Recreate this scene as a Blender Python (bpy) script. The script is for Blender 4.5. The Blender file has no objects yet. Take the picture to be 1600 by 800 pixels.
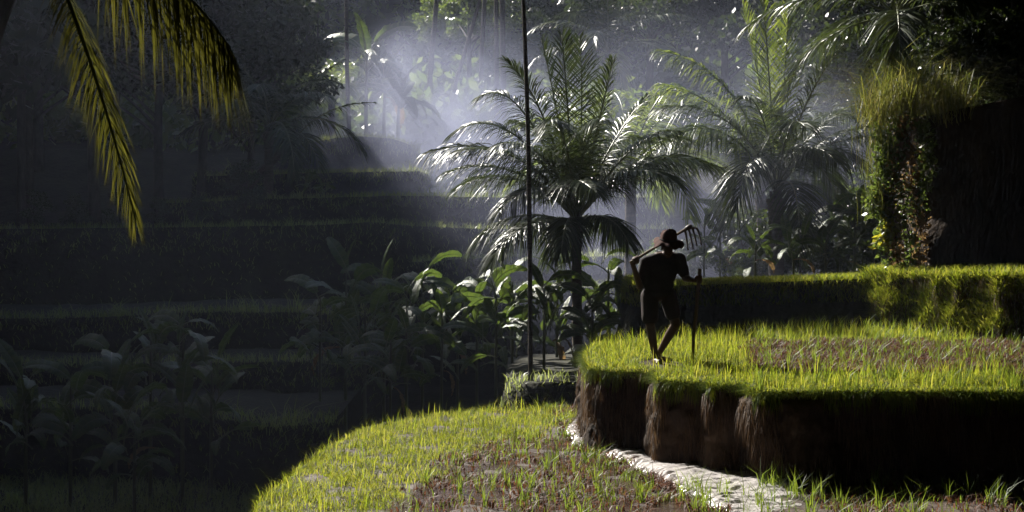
import bpy, math, random
import numpy as np
from mathutils import Vector, noise, Matrix

R = math.radians
sc = bpy.context.scene
col = sc.collection
rng = np.random.default_rng(7)
random.seed(7)

# ------------------------------------------------------------------ camera
F = 2545.0           # focal length in pixels of the 1600 px wide photograph
HZ = 330.0           # row of the horizon
cam_d = bpy.data.cameras.new('camera')
cam = bpy.data.objects.new('camera', cam_d)
col.objects.link(cam)
cam.location = (0, 0, 0)
cam.rotation_euler = (R(90), 0, 0)
cam_d.sensor_width = 36
cam_d.lens = 36 * F / 1600
cam_d.shift_y = -(400 - HZ) / 1600
cam_d.clip_end = 2000
sc.camera = cam

# ------------------------------------------------------------------ light
SUN_AZ, SUN_EL = R(-37), R(37)      # azimuth from straight ahead (+y) towards +x
SUN = Vector((math.sin(SUN_AZ) * math.cos(SUN_EL), math.cos(SUN_AZ) * math.cos(SUN_EL), math.sin(SUN_EL)))
w = bpy.data.worlds.new('World')
sc.world = w
w.use_nodes = True
nt = w.node_tree
bg = nt.nodes['Background']
sky = nt.nodes.new('ShaderNodeTexSky')
sky.sky_type = 'NISHITA'
sky.sun_disc = False
sky.sun_elevation = SUN_EL
sky.sun_rotation = SUN_AZ
nt.links.new(sky.outputs[0], bg.inputs[0])
bg.inputs[1].default_value = 0.05
sl = bpy.data.lights.new('sun', 'SUN')
sl.energy = 5.0
sl.angle = R(0.6)
sl.color = (1.0, 0.95, 0.86)
so = bpy.data.objects.new('sun', sl)
col.objects.link(so)
so.rotation_euler = (-SUN).to_track_quat('-Z', 'Y').to_euler()
so.location = (-30, 50, 40)
sc.view_settings.view_transform = 'Standard'
sc.view_settings.look = 'None'
sc.view_settings.exposure = 1.5
sc.view_settings.gamma = 1
sc.view_settings.use_curve_mapping = False
HAZE = 0.00052
SMOKE = 0.21

sc.render.engine = 'CYCLES'
cy = sc.cycles
cy.use_denoising = True
cy.max_bounces = 5
cy.diffuse_bounces = 2
cy.glossy_bounces = 2
cy.transmission_bounces = 3
cy.volume_bounces = 0
cy.transparent_max_bounces = 4
cy.caustics_reflective = False
cy.caustics_refractive = False


# ------------------------------------------------------------------ helpers
def at(px, py, D):
    return Vector(((px - 800) / F * D, D, (HZ - py) / F * D))


def gx(px, D):
    return (px - 800) / F * D


def new_obj(name, mesh, parent=None):
    o = bpy.data.objects.new(name, mesh)
    col.objects.link(o)
    if parent is not None:
        o.parent = parent
    return o


def empty(name, loc, label=None, cat=None, group=None):
    o = bpy.data.objects.new(name, None)
    o.empty_display_size = 0.1
    col.objects.link(o)
    o.location = loc
    tag(o, label, cat, group)
    return o


def tag(o, label=None, cat=None, group=None, kind=None):
    if label: o['label'] = label
    if cat: o['category'] = cat
    if group: o['group'] = group
    if kind: o['kind'] = kind
    return o


class MB:
    """collects vertex and face arrays, builds one mesh"""
    def __init__(s):
        s.v = []; s.f3 = []; s.f4 = []; s.n = 0

    def add(s, v, f4=None, f3=None):
        v = np.asarray(v, dtype=np.float64).reshape(-1, 3)
        s.v.append(v)
        if f4 is not None and len(f4): s.f4.append(np.asarray(f4, dtype=np.int64).reshape(-1, 4) + s.n)
        if f3 is not None and len(f3): s.f3.append(np.asarray(f3, dtype=np.int64).reshape(-1, 3) + s.n)
        s.n += len(v)

    def mesh(s, name, mat=None, smooth=False, origin=(0, 0, 0)):
        me = bpy.data.meshes.new(name)
        v = np.concatenate(s.v) - np.array(origin) if s.v else np.zeros((0, 3))
        f4 = np.concatenate(s.f4) if s.f4 else np.zeros((0, 4), dtype=np.int64)
        f3 = np.concatenate(s.f3) if s.f3 else np.zeros((0, 3), dtype=np.int64)
        me.vertices.add(len(v)); me.vertices.foreach_set('co', v.ravel())
        nl = f4.size + f3.size
        me.loops.add(nl)
        me.loops.foreach_set('vertex_index', np.concatenate([f4.ravel(), f3.ravel()]).astype(np.int32))
        npoly = len(f4) + len(f3)
        me.polygons.add(npoly)
        tot = np.concatenate([np.full(len(f4), 4), np.full(len(f3), 3)]).astype(np.int32)
        st = np.concatenate([[0], np.cumsum(tot)[:-1]]).astype(np.int32) if npoly else np.zeros(0, np.int32)
        me.polygons.foreach_set('loop_start', st)
        me.polygons.foreach_set('loop_total', tot)
        if smooth: me.polygons.foreach_set('use_smooth', np.ones(npoly, dtype=bool))
        me.update(calc_edges=True)
        if mat: me.materials.append(mat)
        return me

    def build(s, name, mat=None, parent=None, smooth=False, origin=(0, 0, 0)):
        o = new_obj(name, s.mesh(name, mat, smooth, origin), parent)
        if parent is None: o.location = origin
        return o


def unit(a):
    a = np.asarray(a, dtype=float)
    return a / np.maximum(np.linalg.norm(a, axis=-1, keepdims=True), 1e-9)


def tube(mb, pts, rad, n=8, cap=True):
    pts = np.asarray([tuple(p) for p in pts], dtype=float)
    k = len(pts)
    rad = np.full(k, rad) if np.isscalar(rad) else np.asarray(rad, dtype=float)
    T = unit(np.gradient(pts, axis=0))
    ref = np.array([0, 0, 1.0]) if abs(T[:, 2]).mean() < 0.8 else np.array([1.0, 0, 0])
    A = unit(np.cross(T, ref)); B = np.cross(T, A)
    th = np.linspace(0, 2 * np.pi, n, endpoint=False)
    ring = pts[:, None, :] + rad[:, None, None] * (np.cos(th)[None, :, None] * A[:, None, :] + np.sin(th)[None, :, None] * B[:, None, :])
    v = ring.reshape(-1, 3)
    f = []
    for i in range(k - 1):
        for j in range(n):
            j2 = (j + 1) % n
            f.append((i * n + j, i * n + j2, (i + 1) * n + j2, (i + 1) * n + j))
    f3 = []
    if cap:
        v = np.vstack([v, pts[0], pts[-1]])
        for j in range(n):
            j2 = (j + 1) % n
            f3.append((k * n, j2, j)); f3.append((k * n + 1, (k - 1) * n + j, (k - 1) * n + j2))
    mb.add(v, f, f3)


def bez(p0, p1, p2, n):
    t = np.linspace(0, 1, n)[:, None]
    p0, p1, p2 = (np.array(tuple(p), dtype=float) for p in (p0, p1, p2))
    return (1 - t) ** 2 * p0 + 2 * t * (1 - t) * p1 + t * t * p2


# ------------------------------------------------------------------ materials
def ramp(nt, stops):
    r = nt.nodes.new('ShaderNodeValToRGB')
    e = r.color_ramp.elements
    while len(e) > 1: e.remove(e[-1])
    e[0].position = stops[0][0]; e[0].color = (*stops[0][1], 1)
    for p, c in stops[1:]:
        q = e.new(p); q.color = (*c, 1)
    return r


def leaf_mat(name, cols, trans, tfac=0.45, rough=0.4, spec=0.5, bump=0.0):
    """cols / trans: lists of colours picked at random per leaf"""
    m = bpy.data.materials.new(name); m.use_nodes = True
    nt = m.node_tree; N = nt.nodes; L = nt.links
    p = N['Principled BSDF']; out = N['Material Output']
    geo = N.new('ShaderNodeNewGeometry')
    tc = N.new('ShaderNodeTexCoord')
    no = N.new('ShaderNodeTexNoise'); no.inputs['Scale'].default_value = 1.3; no.inputs['Detail'].default_value = 3
    L.new(tc.outputs['Object'], no.inputs['Vector'])
    mx = N.new('ShaderNodeMath'); mx.operation = 'MULTIPLY_ADD'
    L.new(geo.outputs['Random Per Island'], mx.inputs[0]); mx.inputs[1].default_value = 0.6
    ms = N.new('ShaderNodeMath'); ms.operation = 'MULTIPLY'; ms.inputs[1].default_value = 0.4
    L.new(no.outputs[0], ms.inputs[0]); L.new(ms.outputs[0], mx.inputs[2])
    k = len(cols)
    r1 = ramp(nt, [(i / max(k - 1, 1), c) for i, c in enumerate(cols)])
    r2 = ramp(nt, [(i / max(len(trans) - 1, 1), c) for i, c in enumerate(trans)])
    L.new(mx.outputs[0], r1.inputs[0]); L.new(mx.outputs[0], r2.inputs[0])
    L.new(r1.outputs[0], p.inputs['Base Color'])
    p.inputs['Roughness'].default_value = rough
    p.inputs['Specular IOR Level'].default_value = spec
    t = N.new('ShaderNodeBsdfTranslucent'); L.new(r2.outputs[0], t.inputs['Color'])
    mix = N.new('ShaderNodeMixShader'); mix.inputs[0].default_value = tfac
    L.new(p.outputs[0], mix.inputs[1]); L.new(t.outputs[0], mix.inputs[2]); L.new(mix.outputs[0], out.inputs['Surface'])
    if bump:
        n2 = N.new('ShaderNodeTexNoise'); n2.inputs['Scale'].default_value = 30
        L.new(tc.outputs['Object'], n2.inputs['Vector'])
        b = N.new('ShaderNodeBump'); b.inputs['Strength'].default_value = bump; b.inputs['Distance'].default_value = 0.02
        L.new(n2.outputs[0], b.inputs['Height']); L.new(b.outputs[0], p.inputs['Normal'])
    return m


def rough_mat(name, stops, scale=4, rough=0.9, bump=0.5, dist=0.05, stretch=(1, 1, 1), spec=0.2, scale2=None):
    m = bpy.data.materials.new(name); m.use_nodes = True
    nt = m.node_tree; N = nt.nodes; L = nt.links
    p = N['Principled BSDF']
    tc = N.new('ShaderNodeTexCoord'); mp = N.new('ShaderNodeMapping'); mp.inputs['Scale'].default_value = stretch
    L.new(tc.outputs['Object'], mp.inputs['Vector'])
    no = N.new('ShaderNodeTexNoise'); no.inputs['Scale'].default_value = scale; no.inputs['Detail'].default_value = 8; no.inputs['Roughness'].default_value = 0.65
    L.new(mp.outputs[0], no.inputs['Vector'])
    r = ramp(nt, stops); L.new(no.outputs[0], r.inputs[0]); L.new(r.outputs[0], p.inputs['Base Color'])
    n2 = N.new('ShaderNodeTexNoise'); n2.inputs['Scale'].default_value = scale2 or scale * 4; n2.inputs['Detail'].default_value = 6
    L.new(mp.outputs[0], n2.inputs['Vector'])
    b = N.new('ShaderNodeBump'); b.inputs['Strength'].default_value = bump; b.inputs['Distance'].default_value = dist
    L.new(n2.outputs[0], b.inputs['Height']); L.new(b.outputs[0], p.inputs['Normal'])
    p.inputs['Roughness'].default_value = rough
    p.inputs['Specular IOR Level'].default_value = spec
    return m


M = {}
M['grass'] = leaf_mat('grass', [(.02, .045, .006), (.06, .11, .010), (.10, .14, .014), (.17, .15, .05)],
                      [(.05, .09, .008), (.22, .28, .015), (.40, .40, .04), (.56, .48, .12)], 0.55, 0.55, 0.15)
M['far_grass'] = leaf_mat('far grass', [(.05, .08, .02), (.09, .12, .04)], [(.25, .32, .08), (.42, .45, .14)], 0.5, 0.4, 0.5)
M['rice'] = leaf_mat('rice', [(.04, .08, .012), (.08, .13, .02)], [(.12, .20, .02), (.28, .33, .035)], 0.5, 0.45, 0.4)
M['stubble'] = leaf_mat('stubble', [(.035, .014, .010), (.09, .035, .022), (.15, .08, .04)], [(.12, .04, .02), (.24, .11, .05)], 0.3, 0.6, 0.25)
M['palm_lit'] = leaf_mat('sunlit tone palm leaf', [(.025, .05, .012), (.05, .085, .02), (.08, .10, .03)], [(.14, .22, .03), (.27, .34, .05), (.40, .42, .09)], 0.42, 0.32, 0.7)  # brighter copy of the palm leaf, sunlight put into its colours
M['palm'] = leaf_mat('palm leaf', [(.02, .035, .012), (.04, .06, .02), (.07, .08, .03)], [(.02, .035, .010), (.05, .07, .015), (.14, .16, .04)], 0.32, 0.38, 0.5)  # darker copy of the palm leaf, silhouette shade put into its colours
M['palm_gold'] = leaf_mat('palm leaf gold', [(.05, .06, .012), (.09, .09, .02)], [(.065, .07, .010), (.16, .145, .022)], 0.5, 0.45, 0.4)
M['banana'] = leaf_mat('banana leaf', [(.02, .045, .012), (.035, .07, .016), (.06, .09, .025), (.09, .08, .03)], [(.05, .09, .015), (.16, .22, .035)], 0.3, 0.42, 0.45, bump=0.6)
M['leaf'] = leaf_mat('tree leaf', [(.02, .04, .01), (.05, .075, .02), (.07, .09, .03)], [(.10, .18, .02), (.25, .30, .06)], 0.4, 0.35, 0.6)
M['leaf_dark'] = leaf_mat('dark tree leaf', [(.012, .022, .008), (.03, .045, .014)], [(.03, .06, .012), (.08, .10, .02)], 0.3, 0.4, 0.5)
M['dry_leaf'] = leaf_mat('dry leaf', [(.10, .06, .03), (.20, .13, .06)], [(.22, .13, .05), (.36, .24, .10)], 0.4, 0.6, 0.3)
M['yellow_leaf'] = leaf_mat('yellow leaf', [(.16, .14, .02), (.10, .12, .02)], [(.50, .42, .03), (.30, .36, .04)], 0.5, 0.4, 0.4)
M['earth'] = rough_mat('earth', [(.3, (.012, .008, .006)), (.55, (.035, .022, .014)), (.8, (.085, .055, .035))], 3, 0.95, 0.8, 0.06, (1, 1, .35))
M['earth_dark'] = rough_mat('greenish bank earth', [(.3, (.015, .015, .011)), (.6, (.035, .034, .022)), (.85, (.06, .065, .03))], 1.6, 0.95, 0.8, 0.08)  # duller, greener earth for the ground and the levels behind
M['mud'] = rough_mat('wet mud', [(.3, (.02, .012, .008)), (.6, (.05, .03, .02)), (.85, (.09, .06, .04))], 2.5, 0.75, 0.9, 0.05, spec=0.35)
M['glint_field'] = rough_mat('field mud with painted glints', [(.35, (.10, .08, .06)), (.55, (.36, .33, .30)), (.75, (.55, .52, .50))], 1.2, 0.25, 0.9, 0.1, spec=0.7)  # pale patches paint the sunlit glare and glints on the far slope
M['reed'] = leaf_mat('reed', [(.04, .06, .012), (.10, .10, .03), (.14, .11, .05)], [(.07, .11, .015), (.20, .21, .035), (.30, .24, .08)], 0.5, 0.5, 0.3)
M['root'] = leaf_mat('root', [(.02, .012, .008), (.06, .035, .02), (.13, .08, .05)], [(.2, .1, .05), (.3, .2, .1)], 0.15, 0.7, 0.3)
M['bark'] = rough_mat('bark', [(.3, (.03, .026, .02)), (.6, (.07, .06, .05)), (.85, (.13, .12, .10))], 6, 0.85, 0.7, 0.03, (1, 1, .4))
M['palm_trunk'] = rough_mat('palm trunk', [(.3, (.04, .03, .022)), (.6, (.10, .08, .06)), (.85, (.17, .14, .11))], 5, 0.85, 0.8, 0.03, (1, 1, 6))
M['rachis'] = rough_mat('frond midrib', [(.3, (.06, .08, .02)), (.8, (.16, .17, .06))], 5, 0.35, 0.2, 0.01, spec=0.7)
M['stem'] = rough_mat('banana stem', [(.3, (.04, .05, .02)), (.7, (.10, .11, .04))], 6, 0.5, 0.3, 0.01, (1, 1, .2), 0.5)
M['skin'] = rough_mat('skin', [(.3, (.06, .032, .022)), (.8, (.10, .055, .036))], 12, 0.5, 0.15, 0.004, spec=0.4)
M['shirt'] = rough_mat('shirt cloth', [(.3, (.022, .022, .026)), (.8, (.05, .045, .045))], 8, 0.9, 0.4, 0.01)
M['shorts'] = rough_mat('shorts cloth', [(.3, (.03, .025, .025)), (.8, (.055, .04, .035))], 8, 0.9, 0.4, 0.01)
M['hat'] = rough_mat('hat cloth', [(.3, (.035, .012, .010)), (.8, (.07, .025, .018))], 14, 0.9, 0.5, 0.01)
M['wood'] = rough_mat('tool wood', [(.3, (.09, .055, .03)), (.8, (.22, .15, .09))], 10, 0.6, 0.3, 0.004, (1, 1, .2), 0.4)
M['iron'] = rough_mat('tool iron', [(.3, (.03, .025, .022)), (.8, (.08, .06, .05))], 20, 0.5, 0.3, 0.003, spec=0.6)


def water_mat(name='glint pale channel water', base=(.50, .47, .46)):  # default pale base paints the white sun glint of the channel
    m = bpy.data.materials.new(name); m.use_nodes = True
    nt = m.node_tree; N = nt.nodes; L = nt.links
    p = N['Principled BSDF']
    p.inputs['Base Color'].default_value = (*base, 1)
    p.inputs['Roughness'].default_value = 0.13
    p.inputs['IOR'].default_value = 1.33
    tc = N.new('ShaderNodeTexCoord')
    mp = N.new('ShaderNodeMapping'); mp.inputs['Rotation'].default_value = (0, 0, R(-40)); mp.inputs['Scale'].default_value = (1.0, 2.6, 1)
    L.new(tc.outputs['Object'], mp.inputs['Vector'])
    a = N.new('ShaderNodeTexNoise'); a.inputs['Scale'].default_value = 5; a.inputs['Detail'].default_value = 5; a.inputs['Distortion'].default_value = 1.0
    L.new(mp.outputs[0], a.inputs['Vector'])
    b = N.new('ShaderNodeBump'); b.inputs['Strength'].default_value = 1.0; b.inputs['Distance'].default_value = 0.03
    L.new(a.outputs[0], b.inputs['Height']); L.new(b.outputs[0], p.inputs['Normal'])
    return m


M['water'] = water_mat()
M['pool'] = water_mat('muddy pool water', (.06, .04, .032))


# ------------------------------------------------------------------ ground sheet
def smooth(a, b, x):
    t = np.clip((x - a) / (b - a), 0, 1)
    return t * t * (3 - 2 * t)


def fbm(x, y, s):
    return noise.fractal(Vector((x * s, y * s, 3.1)), 1.0, 2.0, 4)


def ground_h(x, y):
    z = -1.75 - 1.65 * float(smooth(5, 12, y)) - 1.2 * float(smooth(10.5, 15, y))
    z += 6.3 * float(smooth(44, 62, y)) + 0.2 * max(0, y - 60) + 0.5 * max(0, y - 82)
    z = min(z, 24)
    lx = -0.33 * max(y, 8) - 2.5
    if x < lx: z += min((lx - x) * 0.75, 26) * (1 - 0.4 * float(smooth(50, 90, y)))  # side slopes beyond the frame, steepened to shut out the sky
    rx = 0.33 * max(y, 8) + 2
    if x > rx: z += min((x - rx) * 0.8, 26)
    if y < -3: z += min((-3 - y) * .8, 18)  # unseen slope behind the camera, added to cut skylight
    return z + 0.35 * fbm(x, y, 0.25) * (0.4 if y < 40 else 1)


def build_ground():
    xs = np.concatenate([np.arange(-110, -40, 5), np.arange(-40, 40, 1.0), np.arange(40, 111, 5)])
    ys = np.concatenate([np.arange(-30, 0, 3), np.arange(0, 80, 1.0), np.arange(80, 171, 6)])
    v = np.array([(x, y, ground_h(x, y)) for y in ys for x in xs])
    nx = len(xs); f = []
    for j in range(len(ys) - 1):
        for i in range(nx - 1):
            a = j * nx + i
            f.append((a, a + 1, a + nx + 1, a + nx))
    mb = MB(); mb.add(v, f)
    o = mb.build('ground', M['earth_dark'], smooth=True)
    tag(o, kind='structure')


build_ground()


# ------------------------------------------------------------------ terraces
def resample(poly, n):
    p = np.asarray([tuple(q) for q in poly], dtype=float)
    d = np.concatenate([[0], np.cumsum(np.linalg.norm(np.diff(p, axis=0), axis=1))])
    t = np.linspace(0, d[-1], n)
    return np.stack([np.interp(t, d, p[:, k]) for k in range(p.shape[1])], axis=1)


def terrace(name, front, back, zbot, mat, batter=0.12, nz=0.08, top_nz=0.03, step=0.12, wallrows=12, toprows=14, lip=0.06, fold=0.0, kind='structure', rough_=0.0):
    """front / back: polylines (x, y, ztop); returns grids of wall and top points"""
    fr = np.asarray([tuple(q) for q in front], dtype=float)
    L = np.linalg.norm(np.diff(fr, axis=0), axis=1).sum()
    n = max(int(L / step), 8)
    f = resample(front, n); b = resample(back, n)
    T = unit(np.gradient(f[:, :2], axis=0))
    O = np.stack([T[:, 1], -T[:, 0]], axis=1)          # outward (towards the camera for left-to-right lines)
    rows = []
    for k in range(wallrows):
        s = k / (wallrows - 1)
        z = zbot + (f[:, 2] - zbot) * s
        off = batter * (1 - s) * (f[:, 2] - zbot) + lip * math.sin(s * math.pi) * 0.4
        r = np.stack([f[:, 0] + O[:, 0] * off, f[:, 1] + O[:, 1] * off, z], axis=1)
        for i in range(n):
            q = Vector(r[i])
            a = nz * noise.fractal(q * 1.7, 1.0, 2.0, 4) + fold * noise.noise(Vector((q.x * 2.2, q.y * 2.2, q.z * .25)))
            a += rough_ * (noise.noise(q * 7) + .6 * noise.noise(q * 15))
            a *= 0.35 + 0.65 * (1 - s) if s > 0.9 else 1
            r[i, 0] += O[i, 0] * a; r[i, 1] += O[i, 1] * a
        rows.append(r)
    top = []
    for k in range(toprows):
        s = k / (toprows - 1)
        s2 = s ** 1.3
        r = f * (1 - s2) + b * s2
        if k == 0:
            r = rows[-1].copy()
        else:
            for i in range(n):
                r[i, 2] += top_nz * noise.fractal(Vector((r[i, 0], r[i, 1], 0)) * 1.5, 1.0, 2.0, 3)
        top.append(r)
    allr = np.array(rows + top[1:])
    k, n_, _ = allr.shape
    idx = np.arange(k * n_).reshape(k, n_)
    fc = np.stack([idx[:-1, :-1], idx[:-1, 1:], idx[1:, 1:], idx[1:, :-1]], axis=-1).reshape(-1, 4)
    mb = MB(); mb.add(allr.reshape(-1, 3), fc)
    o = mb.build(name, mat, smooth=True)
    tag(o, kind=kind)
    return np.array(rows), np.array(top), o


def scatter(grid, n, rows=None, weight=None):
    g = grid if rows is None else grid[rows[0]:rows[1]]
    a = g[:-1, :-1]; b = g[:-1, 1:]; c = g[1:, 1:]; d = g[1:, :-1]
    area = np.linalg.norm(np.cross(b - a, d - a), axis=-1)
    if weight is not None: area = area * weight((a + c) / 2)
    pr = (area / area.sum()).ravel()
    k = rng.choice(len(pr), size=n, p=pr)
    A, B, C, D = (q.reshape(-1, 3)[k] for q in (a, b, c, d))
    u, v = rng.random((n, 1)), rng.random((n, 1))
    return A * (1 - u) * (1 - v) + B * u * (1 - v) + C * u * v + D * (1 - u) * v


def blades(mb, P, h, wd, lean=0.35, up=None, curl=0.5, hvar=0.5):
    fx, fy = 1.80, 19.86
    near = ((P[:, 0] - fx) / .30) ** 2 + ((P[:, 1] - fy) / .62) ** 2 < 1
    if near.any():
        if not np.isscalar(h): h = h[~near]
        P = P[~near]      # grass trodden flat under the feet
    n = len(P)
    if n == 0: return
    az = rng.random(n) * 2 * np.pi
    d = np.stack([np.cos(az), np.sin(az), np.zeros(n)], axis=1)
    hh = h * (1 - hvar + 2 * hvar * rng.random(n))[:, None] if np.isscalar(h) else (np.asarray(h) * (1 - hvar + 2 * hvar * rng.random(n)))[:, None]
    u = np.tile(np.array([0, 0, 1.0]), (n, 1)) if up is None else up
    ln = (lean * (0.2 + rng.random(n)))[:, None]
    s = unit(np.cross(d, u)) * wd * (0.6 + 0.8 * rng.random(n))[:, None]
    tw = (rng.random(n) * 6.28)[:, None]
    s = s * np.cos(tw * .2) + d * np.sin(tw) * wd * 0.5
    m1 = P + u * hh * 0.5 + d * hh * ln * 0.35
    tip = P + u * hh * (1 - curl * ln * 0.5) + d * hh * ln * (1 + curl)
    v = np.stack([P - s, P + s, m1 - s * .8, m1 + s * .8, tip], axis=1).reshape(-1, 3)
    o = (np.arange(n) * 5)[:, None]
    mb.add(v, o + np.array([[0, 1, 3, 2]]), o + np.array([[2, 3, 4]]))


def poly_px(pts, z):
    """photo rows on a level plane -> (x, y, z)"""
    out = []
    for px, py in pts:
        D = F * (-z) / (py - HZ)
        out.append((gx(px, D), D, z))
    return out


# lower paddy with its grassy rim
ZL = -2.82
rim = poly_px([(330, 905), (398, 800), (450, 752), (505, 706), (560, 677), (640, 656), (730, 645), (830, 641), (915, 641)], ZL)
rim_b = [(gx(1150, y), y, ZL) for y in (10.5, 12, 14, 15.5, 17, 18, 19, 20, 21)]
low_wall, low_top, _ = terrace('lower_paddy', rim, [(4.5, 10.5, ZL), (4.8, 13, ZL), (4.8, 15, ZL), (4.8, 16.5, ZL), (4.2, 18, ZL), (3, 20, ZL), (1.2, 22, ZL)],
                               -4.6, M['mud'], batter=0.45, nz=0.18, top_nz=0.035, toprows=60)

# paddy water: shallow pools inside the mud and the channel along the terrace foot
def water_sheet():
    mb = MB()
    pts = poly_px([(884, 668), (900, 688), (950, 706), (1000, 726), (1055, 752), (1110, 782), (1150, 815)], ZL + .075)
    out = [(1.0, 22.2, ZL + .075), (1.6, 20.5, ZL + .075), (2.1, 19.2, ZL + .075), (2.7, 18.2, ZL + .075), (2.75, 17.2, ZL + .075), (2.95, 16.4, ZL + .0), (2.75, 15.5, ZL - .03), (2.3, 14.2, ZL - .05)]
    a = resample(pts, 420); b = resample(out, 420)
    a[:, 0] += [.16 * noise.noise(Vector((q * .09, 0, 2))) + .08 * noise.noise(Vector((q * .3, 0, 5))) for q in range(420)]
    rows = [a * (1 - t) + b * t for t in np.linspace(0, 1, 110)]
    g = np.array(rows); k, n, _ = g.shape
    for r_ in range(k):
        for c_ in range(n):
            x, y = g[r_, c_, 0], g[r_, c_, 1]
            if r_ < 14: g[r_, c_, 2] -= .11 * (1 - r_ / 14) ** 1.5
            u, v_ = x * .8 + y * .6, -x * .6 + y * .8
            g[r_, c_, 2] += .030 * noise.noise(Vector((u * 1.6, v_ * 9, 0))) + .020 * noise.noise(Vector((u * 4, v_ * 24 + 3 * noise.noise(Vector((x * 2, y * 2, 0))), 4))) + .02 * noise.noise(Vector((x * 1.5, y * 1.5, 9)))
    idx = np.arange(k * n).reshape(k, n)
    mb.add(g.reshape(-1, 3), np.stack([idx[:-1, :-1], idx[:-1, 1:], idx[1:, 1:], idx[1:, :-1]], axis=-1).reshape(-1, 4))
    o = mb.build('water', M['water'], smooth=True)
    tag(o, kind='structure')


water_sheet()


def pools():
    mb = MB()
    b0 = (gx(640, 19), 15.2); b1 = (1.9, 20.4)
    nx, ny = 40, 40
    xs = np.linspace(-1.2, 2.2, nx); ys = np.linspace(14.4, 20.2, ny)
    z = ZL + 0.006
    v = []; keep = {}
    for j, y in enumerate(ys):
        for i, x in enumerate(xs):
            keep[(i, j)] = len(v); v.append((x, y, z))
    f = []
    for j in range(ny - 1):
        for i in range(nx - 1):
            x, y = xs[i], ys[j]
            if x < -1.0 + max(0, (y - 17.5)) * 0.15 - max(0, 16.5 - y) * 0.2 : continue
            f.append((keep[(i, j)], keep[(i + 1, j)], keep[(i + 1, j + 1)], keep[(i, j + 1)]))
    mb.add(v, f)
    tag(mb.build('paddy_water', M['pool'], smooth=True), kind='structure')


pools()

# terrace of the farmer
ZU = -1.87
front = [(gx(930, 22.6), 22.6, ZU)] + poly_px([(917, 553), (914, 566), (921, 576), (940, 579), (975, 581), (1021, 584)], ZU) + \
    poly_px([(1028, 594), (1075, 597), (1108, 598), (1114, 602), (1150, 603), (1158, 602), (1186, 612), (1260, 612), (1400, 612), (1600, 612), (1750, 612)], ZU)
backl = [(gx(935, 23), 23, ZU), (gx(1000, 23.2), 23.2, ZU), (gx(1100, 24), 24, ZU), (gx(1200, 25), 25, ZU), (gx(1300, 25.6), 25.6, ZU), (gx(1500, 25.6), 25.6, ZU), (gx(1700, 25.6), 25.6, ZU), (gx(1750, 25.0), 25, ZU)]
up_wall, up_top, _ = terrace('upper_terrace', front, backl, ZL - .15, M['earth'], batter=0.03, nz=0.12, fold=0.10, rough_=.045, top_nz=0.02, step=0.035, wallrows=40, toprows=30)

# third level behind the farmer and the taller block on its right
ZT = -1.19
t3f = [(gx(1010, 30), 30, ZT), (gx(975, 28), 28, ZT), (gx(985, 26.2), 26.2, ZT), (gx(1050, 25.9), 25.9, ZT), (gx(1200, 26.1), 26.1, ZT + .05), (gx(1350, 26.3), 26.3, ZT + .1), (gx(1500, 26.6), 26.6, ZT + .1), (gx(1750, 26.6), 26.6, ZT + .1)]
t3b = [(gx(1020, 30.2), 30.2, ZT - .2), (gx(1020, 36), 36, ZT - .45)] + [(gx(p_, 38), 38, ZT - .48) for p_ in (1100, 1200, 1300, 1400, 1500)] + [(gx(1750, 36), 36, ZT - .4)]
t3_wall, t3_top, _ = terrace('middle_terrace', t3f, t3b, ZU - .6, M['earth_dark'], nz=0.12, fold=.1, step=0.1, toprows=40)
ZK = -0.99
kf = [(gx(1372, 27.4), 27.4, ZK), (gx(1357, 26.6), 26.6, ZK), (gx(1385, 25.9), 25.9, ZK), (gx(1425, 25.3), 25.3, ZK), (gx(1470, 24.5), 24.5, ZK + .02), (gx(1520, 23.8), 23.8, ZK + .05), (gx(1565, 23.1), 23.1, ZK + .08), (gx(1620, 23.0), 23.0, ZK + .08), (gx(1750, 23.0), 23.0, ZK + .08)]
kb = [(gx(1380, 27), 27, ZK), (gx(1400, 28), 28, ZK), (gx(1450, 29), 29, ZK), (gx(1500, 29), 29, ZK), (gx(1600, 29), 29, ZK), (gx(1750, 28), 28, ZK)]
k_wall, k_top, _ = terrace('grassy_block', kf, kb, ZU - .1, M['earth'], batter=.08, lip=.05, nz=0.24, fold=.2, step=0.07, wallrows=16)
# tall earth bank on the right
ZB = 1.55
bf = [(gx(1425, 30.5), 30.5, ZB), (gx(1418, 27.2), 27.2, ZB), (gx(1450, 26.4), 26.4, ZB), (gx(1500, 26.2), 26.2, ZB + .1), (gx(1600, 26.2), 26.2, ZB + .3), (gx(1800, 26), 26, ZB + .6)]
bb = [(gx(1440, 31), 31, ZB), (gx(1470, 32), 32, ZB), (gx(1500, 33), 33, ZB), (gx(1600, 33), 33, ZB + .3), (gx(1700, 33), 33, ZB + .5), (gx(1850, 32), 32, ZB + .6)]
b_wall, b_top, _ = terrace('tall_earth_bank', bf, bb, ZK - .2, M['earth'], batter=0.02, nz=0.2, fold=.2, step=0.1, wallrows=24)


# terraces across the ravine
def tline(pts, z=None):
    out = []
    for px, py, D in pts:
        out.append((gx(px, D), D, (HZ - py) / F * D))
    return out


far = []
def far_terrace(name, pts, dy, zb, **kw):
    f = tline(pts)
    b = [(x * 1.0, y + dy, z + 0.02) for x, y, z in f]
    w_, t_, o = terrace(name, f, b, zb, M['earth_dark'], nz=0.16, fold=.12, step=0.25, wallrows=8, toprows=8, top_nz=0.05, **kw)
    far.append((w_, t_))
    return w_, t_


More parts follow.
